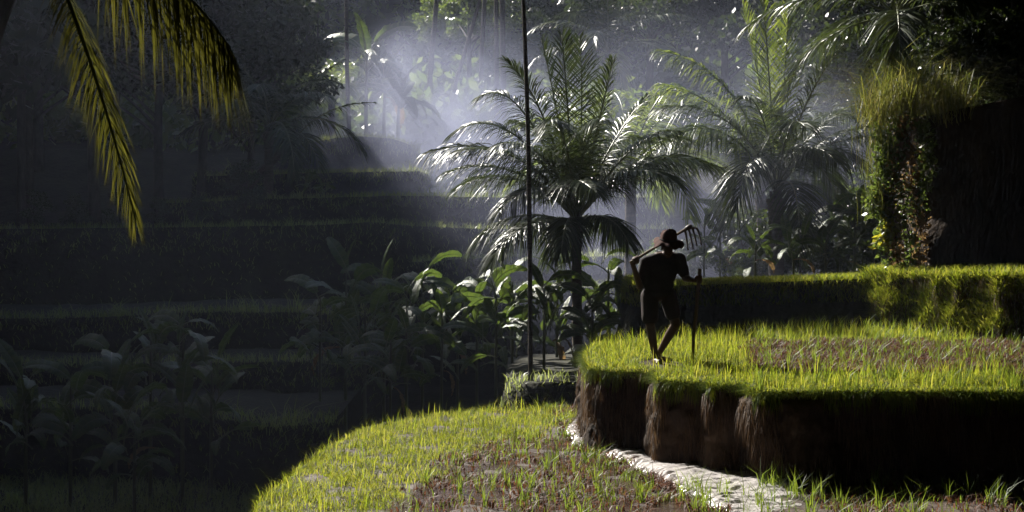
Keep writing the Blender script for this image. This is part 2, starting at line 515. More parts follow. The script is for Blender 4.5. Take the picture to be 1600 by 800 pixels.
far_terrace('ravine_terrace', [(-150, 640, 27.5), (150, 640, 27.6), (330, 652, 27), (420, 668, 26.2), (520, 660, 27.5)], 5, -4.8)
far_terrace('ravine_terrace', [(-150, 566, 31), (120, 572, 31.2), (300, 568, 31), (480, 566, 31), (520, 570, 32), (600, 570, 33)], 4, -4.6)
far_terrace('ravine_terrace', [(-150, 500, 34), (120, 497, 34), (300, 489, 34.2), (480, 488, 34), (540, 492, 35), (620, 492, 37)], 5, -3.4)
far_terrace('ravine_terrace', [(790, 602, 27.2), (820, 600, 26.4), (870, 598, 26.2), (930, 597, 26.3), (1100, 598, 26.6)], 5, -4.6)
far_terrace('ravine_terrace', [(560, 456, 37), (700, 452, 36.6), (800, 452, 36.4), (900, 450, 36.4), (1050, 448, 36.4)], 4, -3.6)
far_terrace('ravine_terrace', [(640, 410, 40), (740, 404, 39.4), (800, 402, 39.2), (880, 401, 39.2), (1050, 400, 39.2)], 4, -2.6)
far_terrace('ravine_terrace', [(-250, 360, 42), (0, 358, 42), (200, 356, 42.2), (400, 354, 41.8), (500, 352, 42), (560, 349, 42), (700, 356, 42), (820, 359, 42), (1050, 358, 42)], 5.5, -2.8)
far_terrace('ravine_terrace', [(250, 318, 46.5), (400, 312, 46), (500, 309, 46), (620, 306, 46), (750, 308, 46), (830, 310, 46), (1050, 308, 46)], 5, -.8)
far_terrace('ravine_terrace', [(300, 276, 50), (430, 272, 49.6), (520, 270, 49.4), (600, 268, 49.4), (655, 268, 49.6), (668, 272, 51), (672, 270, 54)], 4, 0)
far_terrace('ravine_terrace', [(430, 236, 54), (480, 224, 53), (520, 216, 52.6), (560, 213, 52.6), (610, 216, 52.6), (640, 226, 53), (652, 240, 54.5), (655, 240, 58)], 4, .4)
# broken sunlit field to the right of the mound
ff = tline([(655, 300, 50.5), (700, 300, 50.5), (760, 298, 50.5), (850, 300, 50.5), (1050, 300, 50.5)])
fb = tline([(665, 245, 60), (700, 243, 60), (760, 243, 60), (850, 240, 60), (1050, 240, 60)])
sf_wall, sf_top, _ = terrace('sloping_field', ff, fb, -.2, M['glint_field'], nz=.1, top_nz=.2, step=.2, toprows=30)


# ------------------------------------------------------------------ grass and crops (nobody could count them)
def stuff(mb, name, mat):
    o = mb.build(name, mat)
    tag(o, kind='stuff')
    return o


def rimdist_weight(c):
    return np.ones(c.shape[:2])


def inner_mask(P):
    """True where the lower paddy is mud and stubble rather than rim grass"""
    x, y = P[:, 0], P[:, 1]
    lim = np.interp(y, [13, 15.3, 16.5, 18, 19.5, 20.6, 22], [-1.6, -1.2, -.95, -.9, -.35, .45, 1.6])
    jit = np.array([0.35 * noise.noise(Vector((a * 1.8, b * 1.8, 0))) for a, b in zip(x, y)])
    return x > lim + jit


def channel_mask(P):
    x, y = P[:, 0], P[:, 1]
    lim = np.interp(y, [14.6, 15.6, 16.6, 17.6, 18.6, 19.6, 20.5, 22], [1.85, 1.5, 1.3, 1.12, .92, .76, .64, .55])
    return (x > lim) & (x < 2.95)


mb = MB()
P = scatter(low_top, 130000)
P = P[(P[:, 1] > 13.5) & ~inner_mask(P)]
cl = np.array([noise.noise(Vector((a * 2.6, b * 2.6, 1))) for a, b in P[:, :2]])
blades(mb, P[cl > -.28], 0.066 * (1.05 + 1.1 * cl[cl > -.28]), 0.0032, 0.9)
Pe = scatter(low_wall, 26000, rows=(7, 12))
Pe = Pe[Pe[:, 1] > 13.5]
blades(mb, Pe, 0.10, 0.004, 0.8)
P2 = P[rng.random(len(P)) < 0.035]
blades(mb, P2, 0.20, 0.0045, 0.35)
stuff(mb, 'grass', M['grass'])

mb = MB(); mb2 = MB()
P = scatter(low_top, 42000)
P = P[(P[:, 1] > 13.5) & inner_mask(P) & ~channel_mask(P)]
dens = np.array([noise.noise(Vector((a * 1.1, b * 1.1, 5))) for a, b in P[:, :2]])
P = P[rng.random(len(P)) < np.clip(0.62 + dens * 1.3, 0.06, 1)]
q = rng.random(len(P))
blades(mb, P[q < .78], 0.085, 0.008, 1.0, curl=0.9)
blades(mb2, P[q > .78], 0.12, 0.006, 0.5)
P3 = P[q > .985]
# rice hills: tufts standing out of the stubble
for c in P3:
    k = 9
    blades(mb2, c + rng.normal(0, .012, (k, 3)) * [1, 1, 0], 0.22, 0.005, 0.5)
Pn = scatter(low_top, 60000)
l_ = np.interp(Pn[:, 1], [14.6, 15.6, 16.6, 17.6, 18.6, 19.6, 20.5, 22], [1.85, 1.5, 1.3, 1.12, .92, .76, .64, .55])
nj = np.array([noise.noise(Vector((a * 3, b * 3, 8))) for a, b in Pn[:, :2]])
near_ = (np.abs(Pn[:, 0] - l_ - .15 - nj * .25) < .16)
blades(mb, Pn[near_ & (nj > -.1)], 0.10, 0.009, 1.0, curl=.9)
blades(mb2, Pn[near_ & (nj < -.1)], 0.11, 0.005, 0.8)
stuff(mb, 'stubble', M['stubble'])
Pc = scatter(low_top, 2600)
Pc = Pc[(Pc[:, 1] > 14) & channel_mask(Pc) & (Pc[:, 1] < 16.6)]
for c in Pc[:60]:
    blades(mb2, c + rng.normal(0, .02, (8, 3)) * [1, 1, 0], 0.24, 0.005, 0.6)
stuff(mb2, 'rice_shoots', M['rice'])

# upper terrace: grass rim, brown stubble strip, rice
mb = MB(); mbs = MB(); mbr = MB()
P = scatter(up_top, 170000)
Dm = P[:, 1]; px = 800 + P[:, 0] / Dm * F; py = HZ - P[:, 2] / Dm * F
nz_ = np.array([noise.noise(Vector((a * 1.4, b * 1.4, 9))) for a, b in P[:, :2]])
strip = (px > 1190 + (nz_ * 120)) & (py < 586 + nz_ * 14) & (py > 537 + nz_ * 14)
g0 = P[~strip]; cl = nz_[~strip]
c2 = np.array([noise.noise(Vector((a * 5, b * 5, 3))) for a, b in g0[:, :2]])
kp = c2 > -.30
blades(mb, g0[kp], 0.058 * (1.1 + 1.0 * cl[kp] + .9 * c2[kp]), 0.0034, 1.05)
g2 = P[~strip]; g2 = g2[rng.random(len(g2)) < .05]
blades(mb, g2, 0.2, 0.0045, 0.35)
s_ = P[strip]; q = rng.random(len(s_))
blades(mbs, s_[q < .8], 0.10, 0.008, 1.0, curl=.9)
blades(mbr, s_[q > .965], 0.13, 0.006, 0.5)
r_ = P[(px > 1180) & (rng.random(len(P)) < .0028)]
for c in r_:
    blades(mbr, c + rng.normal(0, .012, (8, 3)) * [1, 1, 0], 0.23, 0.005, 0.45)
# overhanging lip
Pl = scatter(up_wall, 16000, rows=(36, 40))
blades(mb, Pl, 0.07, 0.004, 1.1, curl=1.2)
stuff(mb, 'grass', M['grass']); stuff(mbs, 'stubble', M['stubble']); stuff(mbr, 'rice_shoots', M['rice'])

# roots and dry grass hanging down the cut bank
def hang(mb, P, length, wd, out=0.02):
    n = len(P)
    d = rng.normal(0, 1, (n, 3)) * [1, 1, 0]
    d = unit(d)
    h = (length * (0.4 + 1.2 * rng.random(n)))[:, None]
    s = unit(np.cross(d, [0, 0, 1.0])) * wd
    o_ = np.array([0, -1.0, 0]) * out + d * .03
    m1 = P + np.array([0, 0, -.45]) * h + o_ * 1.3
    t = P + np.array([0, 0, -1]) * h + o_ + d * .03
    P0 = P + o_ * 0.3
    v = np.stack([P0 - s, P0 + s, m1 - s, m1 + s, t], axis=1).reshape(-1, 3)
    k = (np.arange(n) * 5)[:, None]
    mb.add(v, k + np.array([[0, 1, 3, 2]]), k + np.array([[2, 3, 4]]))


mb = MB()
Pw = scatter(up_wall, 15000, rows=(4, 40))
Pw = Pw[np.array([noise.noise(Vector((a * 2.5, b * 2.5, c * .8))) for a, b, c in Pw]) > -.05]
hang(mb, Pw, 0.2, 0.003, 0.05)
Pw = scatter(up_wall, 7000, rows=(32, 40)); Pw = Pw[np.array([noise.noise(Vector((a * 3, b * 3, 1))) for a, b, c in Pw]) > -.1]; hang(mb, Pw, 0.3, 0.004, 0.07)
Pw = scatter(k_wall, 5000, rows=(2, 16)); hang(mb, Pw, 0.2, 0.005, 0.05)
stuff(mb, 'hanging_roots', M['root'])

mb = MB()
Pw = scatter(up_wall, 9000, rows=(37, 40)); Pw = Pw[np.array([noise.noise(Vector((a * 4, b * 4, 6))) for a, b, c in Pw]) > 0]
hang(mb, Pw, .16, .004, .06)
stuff(mb, 'hanging_grass', M['grass'])

# grass on the levels behind
mb = MB()
P = scatter(t3_top, 22000, rows=(0, 10)); blades(mb, P, 0.10, 0.005, 0.6)
P = scatter(t3_top, 22000); blades(mb, P, 0.10, 0.008, 0.8)
P = scatter(t3_wall, 9000, rows=(8, 12)); blades(mb, P, 0.12, 0.006, 1.0)
P = scatter(k_top, 15000, rows=(0, 12)); blades(mb, P, 0.12, 0.006, 0.7)
P = scatter(k_wall, 26000, rows=(3, 16)); blades(mb, P, 0.13, 0.006, 1.6)
stuff(mb, 'grass', M['grass'])
mb = MB()
for i, (w_, t_) in enumerate(far):
    n = w_.shape[1]
    P = scatter(t_, n * 26, rows=(0, 3)); blades(mb, P, 0.16, 0.009, 0.7)
    P = scatter(w_, n * 22, rows=(5, 8)); blades(mb, P, 0.16, 0.010, 1.0)
    P = scatter(w_, n * 22); blades(mb, P, 0.14, 0.012, 1.3)
for i, (w_, t_) in enumerate(far):
    lip = t_[0]
    for c in lip[rng.random(len(lip)) < .16]:
        k = int(rng.integers(8, 26))
        blades(mb, c + rng.normal(0, .09, (k, 3)) * [1, 1, .2], rng.uniform(.2, .5), 0.010, 0.9)
P = scatter(sf_top, 9000)
nn = np.array([noise.noise(Vector((a * .9, b * .5, 2))) for a, b in P[:, :2]])
blades(mb, P[nn > .08], 0.2, 0.014, 0.6)
stuff(mb, 'grass', M['far_grass'])


mb = MB()
k = 26000
P = np.stack([rng.uniform(-10, 1, k), rng.uniform(20.5, 31, k), np.zeros(k)], axis=1)
P[:, 2] = [ground_h(a, b) for a, b in P[:, :2]]
blades(mb, P, 0.2, 0.010, 0.9)
stuff(mb, 'grass', M['far_grass'])


# ------------------------------------------------------------------ palms
def frond(mb, mbr, pts, lmax=0.9, nl=52, width=0.02, droop=0.5, roll=0.0, vee=0.25, t0=0.16, ragged=0.12, rad=0.028):
    """mb: leaflets, mbr: midrib"""
    pts = np.asarray(pts, dtype=float)
    n = len(pts)
    T = unit(np.gradient(pts, axis=0))
    h = unit(np.array([T[:, 0].sum(), T[:, 1].sum(), 1e-4]))
    side0 = unit(np.array([h[1], -h[0], 0]))
    S = unit(side0 - (T @ side0)[:, None] * T)
    Nn = np.cross(S, T)
    c, s = math.cos(roll), math.sin(roll)
    S, Nn = S * c + Nn * s, Nn * c - S * s
    tube(mbr, pts, np.linspace(rad, rad * .25, n), 6)
    tt = np.repeat(np.linspace(t0, 0.995, nl), 2) + rng.normal(0, .003, nl * 2)
    tt = np.clip(tt, 0, 1)
    sd = np.tile([1.0, -1.0], nl)
    keep = rng.random(nl * 2) > ragged * .5
    tt, sd = tt[keep], sd[keep]
    k = np.arange(n) / (n - 1)
    I = lambda A: np.stack([np.interp(tt, k, A[:, j]) for j in range(3)], axis=1)
    P, Tt, Ss, Nt = I(pts), unit(I(T)), unit(I(S)), unit(I(Nn))
    prof = np.sin(np.pi * np.clip(0.16 + 0.78 * tt, 0, 1)) ** 0.7
    L = (lmax * prof * (1 + rng.normal(0, .10, len(tt))))[:, None]
    a = np.radians(66 - 42 * tt + rng.normal(0, 5, len(tt)))[:, None]
    d = unit(Ss * sd[:, None] * np.sin(a) + Tt * np.cos(a) + Nt * (vee + rng.normal(0, .08, len(tt))[:, None]))
    wv = unit(Tt - (Tt * d).sum(1, keepdims=True) * d)
    wv = unit(wv + Nt * rng.normal(0, .35, (len(tt), 1)))
    g = (droop * (0.7 + .6 * rng.random(len(tt))))[:, None]
    down = np.array([0, 0, -1.0])
    rows = []
    for s_, wk in ((0.0, .5), (.3, 1.0), (.65, .8)):
        c_ = P + d * L * s_ + down * g * L * s_ ** 2
        rows += [c_ - wv * width * wk, c_ + wv * width * wk]
    tip = P + d * L + down * g * L
    v = np.stack(rows + [tip], axis=1).reshape(-1, 3)
    o = (np.arange(len(tt)) * 7)[:, None]
    mb.add(v, np.concatenate([o + np.array([[0, 1, 3, 2]]), o + np.array([[2, 3, 5, 4]])]), o + np.array([[4, 5, 6]]))


def arc(base, az, el, length, droop, n=14, bend=0.0):
    """polyline leaving base at elevation el (deg), curving down by droop (deg)"""
    p = np.array(tuple(base), dtype=float); out = [p.copy()]
    st = length / (n - 1)
    for i in range(n - 1):
        t = i / (n - 2)
        e = R(el - droop * t ** 1.25); a = R(az + bend * t)
        p = p + st * np.array([math.sin(a) * math.cos(e), math.cos(a) * math.cos(e), math.sin(e)])
        out.append(p.copy())
    return np.array(out)


def palm(label, base, crown, fronds, trunk_r=0.13, mat='palm', group=None, name='coconut_palm', kw=None, lean=0.0, D_=False):
    """fronds: list of (polyline, dict)"""
    base = Vector(base); crown = Vector(crown)
    root = empty(name, base, label, 'palm tree', group)
    org = tuple(base)
    mb = MB()
    mid = (base + crown) / 2 + Vector((lean, 0, 0))
    pts = bez(base - Vector((0, 0, .2)), mid, crown, 26)
    rr = trunk_r * np.interp(np.linspace(0, 1, 26), [0, .08, .8, 1], [1.35, 1.0, .9, 1.2]) * (1 + 0.05 * np.tile([1, -1], 13))
    tube(mb, pts, rr, 12)
    mb.build('trunk', M['palm_trunk'], root, True, org)
    # fibrous crown base: old leaf bases
    mb = MB()
    for i in range(16):
        a = rng.random() * 6.28
        b0 = np.array(crown) + [0, 0, -.25 + .3 * rng.random()]
        e = b0 + np.array([math.cos(a) * .11, math.sin(a) * .11, .2])
        tube(mb, [b0 + [math.cos(a) * .03, math.sin(a) * .03, 0], (b0 + e) / 2 + [math.cos(a) * .03, math.sin(a) * .03, 0], e], [.045, .04, .015], 6)
    mb.build('crown_base', M['bark'], root, True, org)
    for pl, kws in fronds:
        k = dict(kw or {}); k.update(kws or {})
        k['droop'] = k.get('droop', .5) * (1.45 if D_ else 1.1)
        k.setdefault('t0', .2)
        fm = k.pop('mat', mat)
        a, b = MB(), MB()
        frond(a, b, pl, **k)
        fo = b.build('frond', M['rachis'], root, True, org)
        lo = a.build('leaflets', M[fm], fo, False, org)
    return root


def P3(px, py, D): return np.array(tuple(at(px, py, D)))


def fpx(c, mid, tip, D, d1=0, d2=0, **k):
    return (bez(P3(c[0], c[1], D), P3(mid[0], mid[1], D + d1), P3(tip[0], tip[1], D + d2), 16), k)


# centre palm
DA = 29
c = (900, 345)
FA = [
    fpx(c, (810, 190), (664, 240), DA, -.3, -.6, droop=.55, roll=.35, lmax=.8),
    fpx(c, (800, 140), (706, 210), DA, .2, .4, droop=.5, roll=.2, lmax=.75),
    fpx(c, (815, 110), (752, 150), DA, .6, 1.0, droop=.5, roll=.3, lmax=.7),
    fpx(c, (850, 140), (790, 95), DA, -.6, -.9, droop=.3, lmax=.75),
    fpx(c, (870, 160), (846, 62), DA, .3, .3, droop=.15, lmax=.75, nl=64),
    fpx(c, (885, 140), (878, 55), DA, -.5, -.5, droop=.15, lmax=.75, nl=64),
    fpx(c, (915, 150), (905, 60), DA, .5, .6, droop=.15, lmax=.75, nl=64),
    fpx(c, (940, 170), (958, 95), DA, -.3, -.5, droop=.3, lmax=.8),
    fpx(c, (960, 200), (1012, 150), DA, .5, .9, droop=.4, lmax=.75),
    fpx(c, (990, 200), (1055, 205), DA, -.5, -1.0, droop=.5, lmax=.8),
    fpx(c, (1000, 215), (1128, 262), DA, .4, .7, droop=.6, lmax=.85, roll=-.2),
    fpx(c, (850, 250), (780, 330), DA, -.8, -1.6, droop=.6, lmax=.75),
    fpx(c, (880, 250), (930, 300), DA, -1.2, -2.2, droop=.5, lmax=.8),
    fpx(c, (930, 220), (850, 230), DA, 1.4, 2.6, droop=.5, lmax=.8),
]
for q in range(14):
    FA.append((arc(P3(900, 345, DA), 26 * q + 12, 76 - 6 * (q % 6), 2.6 + .6 * random.random(), 70), dict(droop=.5)))
for q in range(9):
    if 55 < 40 * q + 30 < 135: continue
    FA.append((arc(P3(900, 352, DA), 40 * q + 30, 22 - 4 * (q % 3), 1.7 + .5 * random.random(), 70), dict(droop=.6, lmax=.7)))
palm('young coconut palm in the centre, its long fronds arching above the banana plants', at(903, 600, DA - .1), at(900, 350, DA), FA, .095, D_=True,
     group='coconut palms between the terraces', kw=dict(nl=104, width=.010))

# right palm, taller, behind the raised terrace
DB = 32
c = (1212, 300)
FB = [(arc(P3(1212, 300, DB), 40 * q + 5, 72 - 7 * (q % 5), 2.9 + .5 * random.random(), 75), dict(droop=.6)) for q in range(9)] + [
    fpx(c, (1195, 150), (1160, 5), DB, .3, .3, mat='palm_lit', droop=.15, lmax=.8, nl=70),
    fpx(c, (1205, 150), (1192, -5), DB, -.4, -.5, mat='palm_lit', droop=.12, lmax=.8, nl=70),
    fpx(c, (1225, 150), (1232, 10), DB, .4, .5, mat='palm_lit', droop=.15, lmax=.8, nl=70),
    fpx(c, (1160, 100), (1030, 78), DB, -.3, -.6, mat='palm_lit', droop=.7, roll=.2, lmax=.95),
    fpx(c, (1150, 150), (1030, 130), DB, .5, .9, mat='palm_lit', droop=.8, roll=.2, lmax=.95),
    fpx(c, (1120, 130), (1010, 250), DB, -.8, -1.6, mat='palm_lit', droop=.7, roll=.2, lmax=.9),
    fpx(c, (1260, 120), (1330, 60), DB, -.4, -.8, droop=.5, lmax=.9),
    fpx(c, (1280, 150), (1390, 160), DB, .5, .8, droop=.6, lmax=.9),
    fpx(c, (1290, 190), (1345, 260), DB, -.7, -1.4, droop=.7, lmax=.9),
    fpx(c, (1260, 180), (1320, 330), DB, .9, 1.5, droop=.6, lmax=.85),
    fpx(c, (1175, 180), (1150, 330), DB, -1, -1.8, droop=.6, lmax=.85),
    fpx(c, (1160, 210), (1130, 360), DB, .8, 1.6, droop=.6, lmax=.85),
    fpx(c, (1230, 160), (1260, 200), DB, -1.5, -2.6, droop=.6, lmax=.9),
    fpx(c, (1200, 120), (1160, 180), DB, 1.5, 2.8, droop=.6, lmax=.9),
    fpx(c, (1250, 240), (1250, 400), DB, -1, -1.8, droop=.5, lmax=.8),
]
palm('tall coconut palm behind the raised terrace with its upright spear fronds', at(1213, 440, DB), at(1212, 310, DB), FB, .16,
     group='coconut palms between the terraces', kw=dict(nl=100, width=.011))


def random_fronds(c, D, n, lo=2.6, hi=3.6, el=(10, 85), kw=None):
    out = []
    base = P3(c[0], c[1], D)
    for i in range(n):
        az = i * 137.5 + rng.random() * 30
        e = el[0] + (el[1] - el[0]) * ((i + .5) / n)
        L = lo + (hi - lo) * rng.random()
        dr = 45 + 50 * rng.random()
        k = dict(droop=.5 + .2 * rng.random(), lmax=.75 + .15 * rng.random(), roll=rng.normal(0, .2))
        k.update(kw or {})
        out.append((arc(base, az, e, L, dr), k))
    return out


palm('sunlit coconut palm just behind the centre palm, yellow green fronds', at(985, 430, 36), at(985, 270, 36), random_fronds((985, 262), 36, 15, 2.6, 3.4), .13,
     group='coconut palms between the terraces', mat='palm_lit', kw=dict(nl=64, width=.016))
palm('low coconut palm between the centre palm and the tall palm, fronds hanging to the ground', at(1190, 436, 37), at(1190, 310, 37), random_fronds((1190, 300), 37, 14, 2.4, 3.2, (30, 85)), .13,
     group='coconut palms between the terraces', kw=dict(nl=64, width=.016))
palm('shaded coconut palm at the top right, its fronds crossing in front of the dark trees', at(1385, 430, 31), at(1400, 40, 31), random_fronds((1400, 25), 31, 15, 2.4, 3.4, (-20, 70)), .13,
     group='coconut palms between the terraces', kw=dict(nl=64, width=.015))
palm('far coconut palm on the right, half hidden behind the tall palm', at(1285, 400, 40), at(1285, 250, 40), random_fronds((1285, 240), 40, 13, 2.8, 3.6), .14,
     group='coconut palms between the terraces', kw=dict(nl=44, width=.025))
palm('distant coconut palm in the mist above the centre palm', at(960, 250, 58), at(950, 90, 58), random_fronds((950, 85), 58, 13, 3, 4), .16,
     group='coconut palms in the mist', kw=dict(nl=36, width=.035))
palm('dark coconut palm under the trees left of the misty mound', at(420, 330, 47.5), at(420, 205, 47.5), random_fronds((420, 200), 47.5, 13, 2.6, 3.8, (5, 80)), .15,
     group='coconut palms in the mist', kw=dict(nl=54, width=.018))
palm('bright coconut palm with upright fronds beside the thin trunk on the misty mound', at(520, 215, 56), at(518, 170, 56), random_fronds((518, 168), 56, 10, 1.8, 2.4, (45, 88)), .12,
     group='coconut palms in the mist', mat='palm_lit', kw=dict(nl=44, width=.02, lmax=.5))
palm('palm leaning over the mound from the dark left side', at(380, 290, 49), at(455, 225, 49), [
    fpx((455, 225), (500, 160), (585, 160), 49, 0, 0, droop=.6, lmax=.5),
    fpx((455, 225), (480, 120), (535, 95), 49, 0, .4, droop=.6, lmax=.7),
    fpx((455, 225), (430, 130), (380, 140), 49, 0, -.6, droop=.6, lmax=.8),
    fpx((455, 225), (420, 190), (340, 230), 49, 0, .6, droop=.6, lmax=.8),
    fpx((455, 225), (470, 180), (500, 260), 49, -1, -1.6, droop=.6, lmax=.8)], .13, group='coconut palms in the mist', kw=dict(nl=40, width=.026))

# overhanging palm at the upper left, close to the camera
DE = 14
c = (40, -190)
FE = [
    (bez(P3(70, -120, DE), P3(290, -60, DE - .2), P3(368, 92, DE - .4), 20), dict(droop=.85, lmax=.66, nl=120, roll=.0, vee=-.2, width=.0085)),
    (bez(P3(60, -110, DE), P3(150, 90, DE - .4), P3(212, 345, DE - .8), 20), dict(droop=.5, lmax=.44, nl=110, vee=0, width=.0065, roll=.3)),
    (arc(P3(40, -110, DE), -60, 40, 2.6, 80), dict(width=.012)),
    (arc(P3(40, -110, DE), 20, 60, 2.6, 80), dict(width=.012)),
    (arc(P3(40, -110, DE), 150, 50, 2.2, 60), dict(width=.012)),
]
palm('overhanging coconut palm at the upper left with golden backlit fronds', (-6.6, 14.2, -4.6), at(-70, -170, DE), FE, .13, 'palm_gold',
     group='palms close to the camera', kw=dict(nl=60))


# slender trunks
def slender(label, pts, r, name='areca_palm', D=None, crown=True, group='slender trunks'):
    base = Vector(tuple(pts[0]))
    root = empty(name, base, label, 'palm tree', group)
    org = tuple(base)
    mb = MB()
    p = resample(pts, 40)
    tube(mb, p, np.linspace(r, r * .75, 40) * (1 + .05 * np.tile([1, -1], 20)), 10)
    mb.build('trunk', M['palm_trunk'], root, True, org)
    if crown:
        top = np.array(pts[-1])
        for i in range(10):
            a, b = MB(), MB()
            frond(a, b, arc(top, i * 137.5, 75 - 6 * i, 2.0, 80), lmax=.6, nl=26, width=.03)
            fo = b.build('frond', M['rachis'], root, True, org)
            a.build('leaflets', M['leaf_dark'], fo, False, org)
    return root


slender('slender pale trunk rising past the centre palm out of the picture', [P3(829, 600, 27), P3(828, 400, 27), P3(825, 200, 27), P3(818, 0, 27), P3(812, -150, 27), P3(808, -290, 27)], .043)
slender('thin straight trunk on the misty mound', [P3(546, 222, 54), P3(542, 100, 54), P3(541, -20, 54), P3(540, -160, 54)], .075)
slender('distant trunk leaning right above the sunlit field', [P3(690, 225, 64), P3(715, 120, 64), P3(750, 0, 64), P3(775, -130, 64)], .085)
slender('distant dark trunk left of the leaning trunk', [P3(664, 240, 66), P3(672, 120, 66), P3(684, -20, 66), P3(690, -130, 66)], .12)
slender('distant upright trunk right of the leaning trunk', [P3(748, 260, 68), P3(752, 100, 68), P3(758, -20, 68), P3(760, -130, 68)], .11)
slender('pair trunk standing left, above the centre palm', [P3(776, 240, 62), P3(776, 100, 62), P3(774, -120, 62)], .10)
slender('thicker distant trunk directly beside the slender pale trunk', [P3(788, 240, 60), P3(786, 100, 60), P3(783, -120, 60)], .12)


# ------------------------------------------------------------------ banana and ginger plants
def banana_leaf_mesh(seed, length, wid, el, droop, split=0.25, pet=0.22):
    r = random.Random(seed)
    pts = arc((0, 0, 0), 90, el, length, droop, 18, bend=r.uniform(-25, 25))
    T = unit(np.gradient(pts, axis=0))
    S = unit(np.cross(T, [0, 0, 1.0]))
    roll = r.uniform(-.7, .7)
    Nn = np.cross(S, T)
    S, Nn = S * math.cos(roll) + Nn * math.sin(roll), Nn * math.cos(roll) - S * math.sin(roll)
    mb = MB()
    tube(mb, pts, np.linspace(.022, .004, 18), 6)
    rib = mb
    mb = MB()
    n = 26
    k = np.arange(18) / 17
    tt = np.linspace(pet, 1, n)
    prof = np.sin(np.pi * np.clip((tt - pet) / (1 - pet), 0, 1) ** .8) ** .55
    for sd in (1, -1):
        off = 0
        prev = None
        dr = 0
        for i in range(n):
            p = np.array([np.interp(tt[i], k, pts[:, j]) for j in range(3)])
            s = np.array([np.interp(tt[i], k, S[:, j]) for j in range(3)])
            nn = np.array([np.interp(tt[i], k, Nn[:, j]) for j in range(3)])
            tv = np.array([np.interp(tt[i], k, T[:, j]) for j in range(3)])
            w_ = wid * prof[i] * (1 + .05 * math.sin(i * 1.7 + seed))
            if prev is not None and r.random() < split:
                dr = r.uniform(-.05, .3); brk = True
            else: brk = False
            def prow(dr):
                mid = p + s * sd * w_ * .55 + nn * w_ * (.22 - dr * .4)
                out = p + s * sd * w_ * (1 - dr * .25) + nn * w_ * (.16 + .06 * math.sin(i * .9 + seed) - dr) + tv * w_ * .12
                return [p + nn * .003, mid, out]
            if prev is not None:
                cur = prow(pdr)
                mb.add(prev + cur, [(0, 3, 4, 1), (1, 4, 5, 2)])
            prev = prow(dr); pdr = dr
    return mb, rib


LEAFS = []
for i in range(9):
    el = [75, 60, 45, 68, 35, 80, 50, 20, 62][i]
    lm, rm = banana_leaf_mesh(i, [1.5, 1.7, 1.6, 1.3, 1.5, 1.2, 1.8, 1.4, 1.6][i], [.19, .21, .2, .2, .17, .17, .22, .17, .2][i], el, [35, 80, 90, 55, 100, 20, 110, 90, 90][i], split=[.0, .15, .3, .05, .35, 0, .3, .4, .2][i])
    LEAFS.append((lm.mesh('leaf', M['banana']), rm.mesh('midrib', M['rachis'], True)))
_stem = MB(); tube(_stem, [(0, 0, -.2), (0, 0, .4), (.02, 0, .8), (.02, 0, 1.0)], [.08, .07, .055, .03], 10)
STEM = _stem.mesh('stem', M['stem'], True)
BROWN = banana_leaf_mesh(40, 1.3, .12, 10, 110, .5)
BROWN = (BROWN[0].mesh('dead leaf', M['dry_leaf']), BROWN[1].mesh('dead midrib', M['dry_leaf'], True))


def banana(label, px, py, D, h=2.6, n=8, scale=1.0, group=None, z=None):
    b = at(px, py, D)
    if z is not None: b.z = z
    root = empty('banana_plant', b, label, 'banana plant', group)
    big = scale > 1.15
    if not big: scale *= .62; n = int(n * 2.0)
    sh = max(h - .95 * scale, .3)
    s = new_obj('stem', STEM, root); s.scale = (scale * .7, scale * .7, sh)
    for i in range(n):
        lf, rb = LEAFS[(i * 4 + int(rng.integers(0, 9))) % 9]
        if i == n - 1 and rng.random() < .4: lf, rb = BROWN
        o = new_obj('leaf', lf, root)
        zz = sh * (1.0 - (.3 if big else .85) * (i / n) ** .8 * (.6 + .4 * rng.random()))
        aa = rng.random() * 6.28; sp = 0 if big else .16 * rng.random(); o.location = (.02 * scale + sp * math.cos(aa), sp * math.sin(aa), zz)
        o.rotation_euler = (rng.normal(0, .1), rng.normal(0, .1), i * 2.4 + rng.random() * .8)
        k = scale * (.75 + .45 * rng.random()); o.scale = (k, k, k)
        m_ = new_obj('midrib', rb, o)
    return root


# thickets
def thicket(spots, group):
    for (px, py, D, h, n, s, lab) in spots:
        banana(lab, px, py, D, h, n, s, group)


thicket([
    (500, 640, 30.0, 2.6, 8, .9, 'leftmost banana plant of the thicket behind the bright grass mound'),
    (540, 650, 30.5, 3.3, 9, 1.05, 'tall banana plant with two upright leaves at the left of the centre thicket'),
    (570, 655, 29.0, 2.5, 9, .95, 'low banana plant at the front left of the centre thicket'),
    (600, 650, 31.0, 3.2, 9, 1.0, 'banana plant rising behind the middle of the centre thicket'),
    (635, 655, 29.5, 2.9, 9, 1.0, 'banana plant with glossy drooping leaves in the centre thicket'),
    (660, 650, 31.0, 3.2, 8, 1.0, 'banana plant with a round upright leaf in the centre thicket'),
    (690, 655, 29.5, 2.6, 8, .9, 'banana plant right of the round leafed one in the centre thicket'),
    (715, 645, 31.0, 2.9, 8, .95, 'rightmost banana plant of the left clump in the centre thicket'),
    (610, 665, 28.0, 2.0, 8, .8, 'short banana plant at the front of the centre thicket'),
], 'banana plants in the centre thicket')
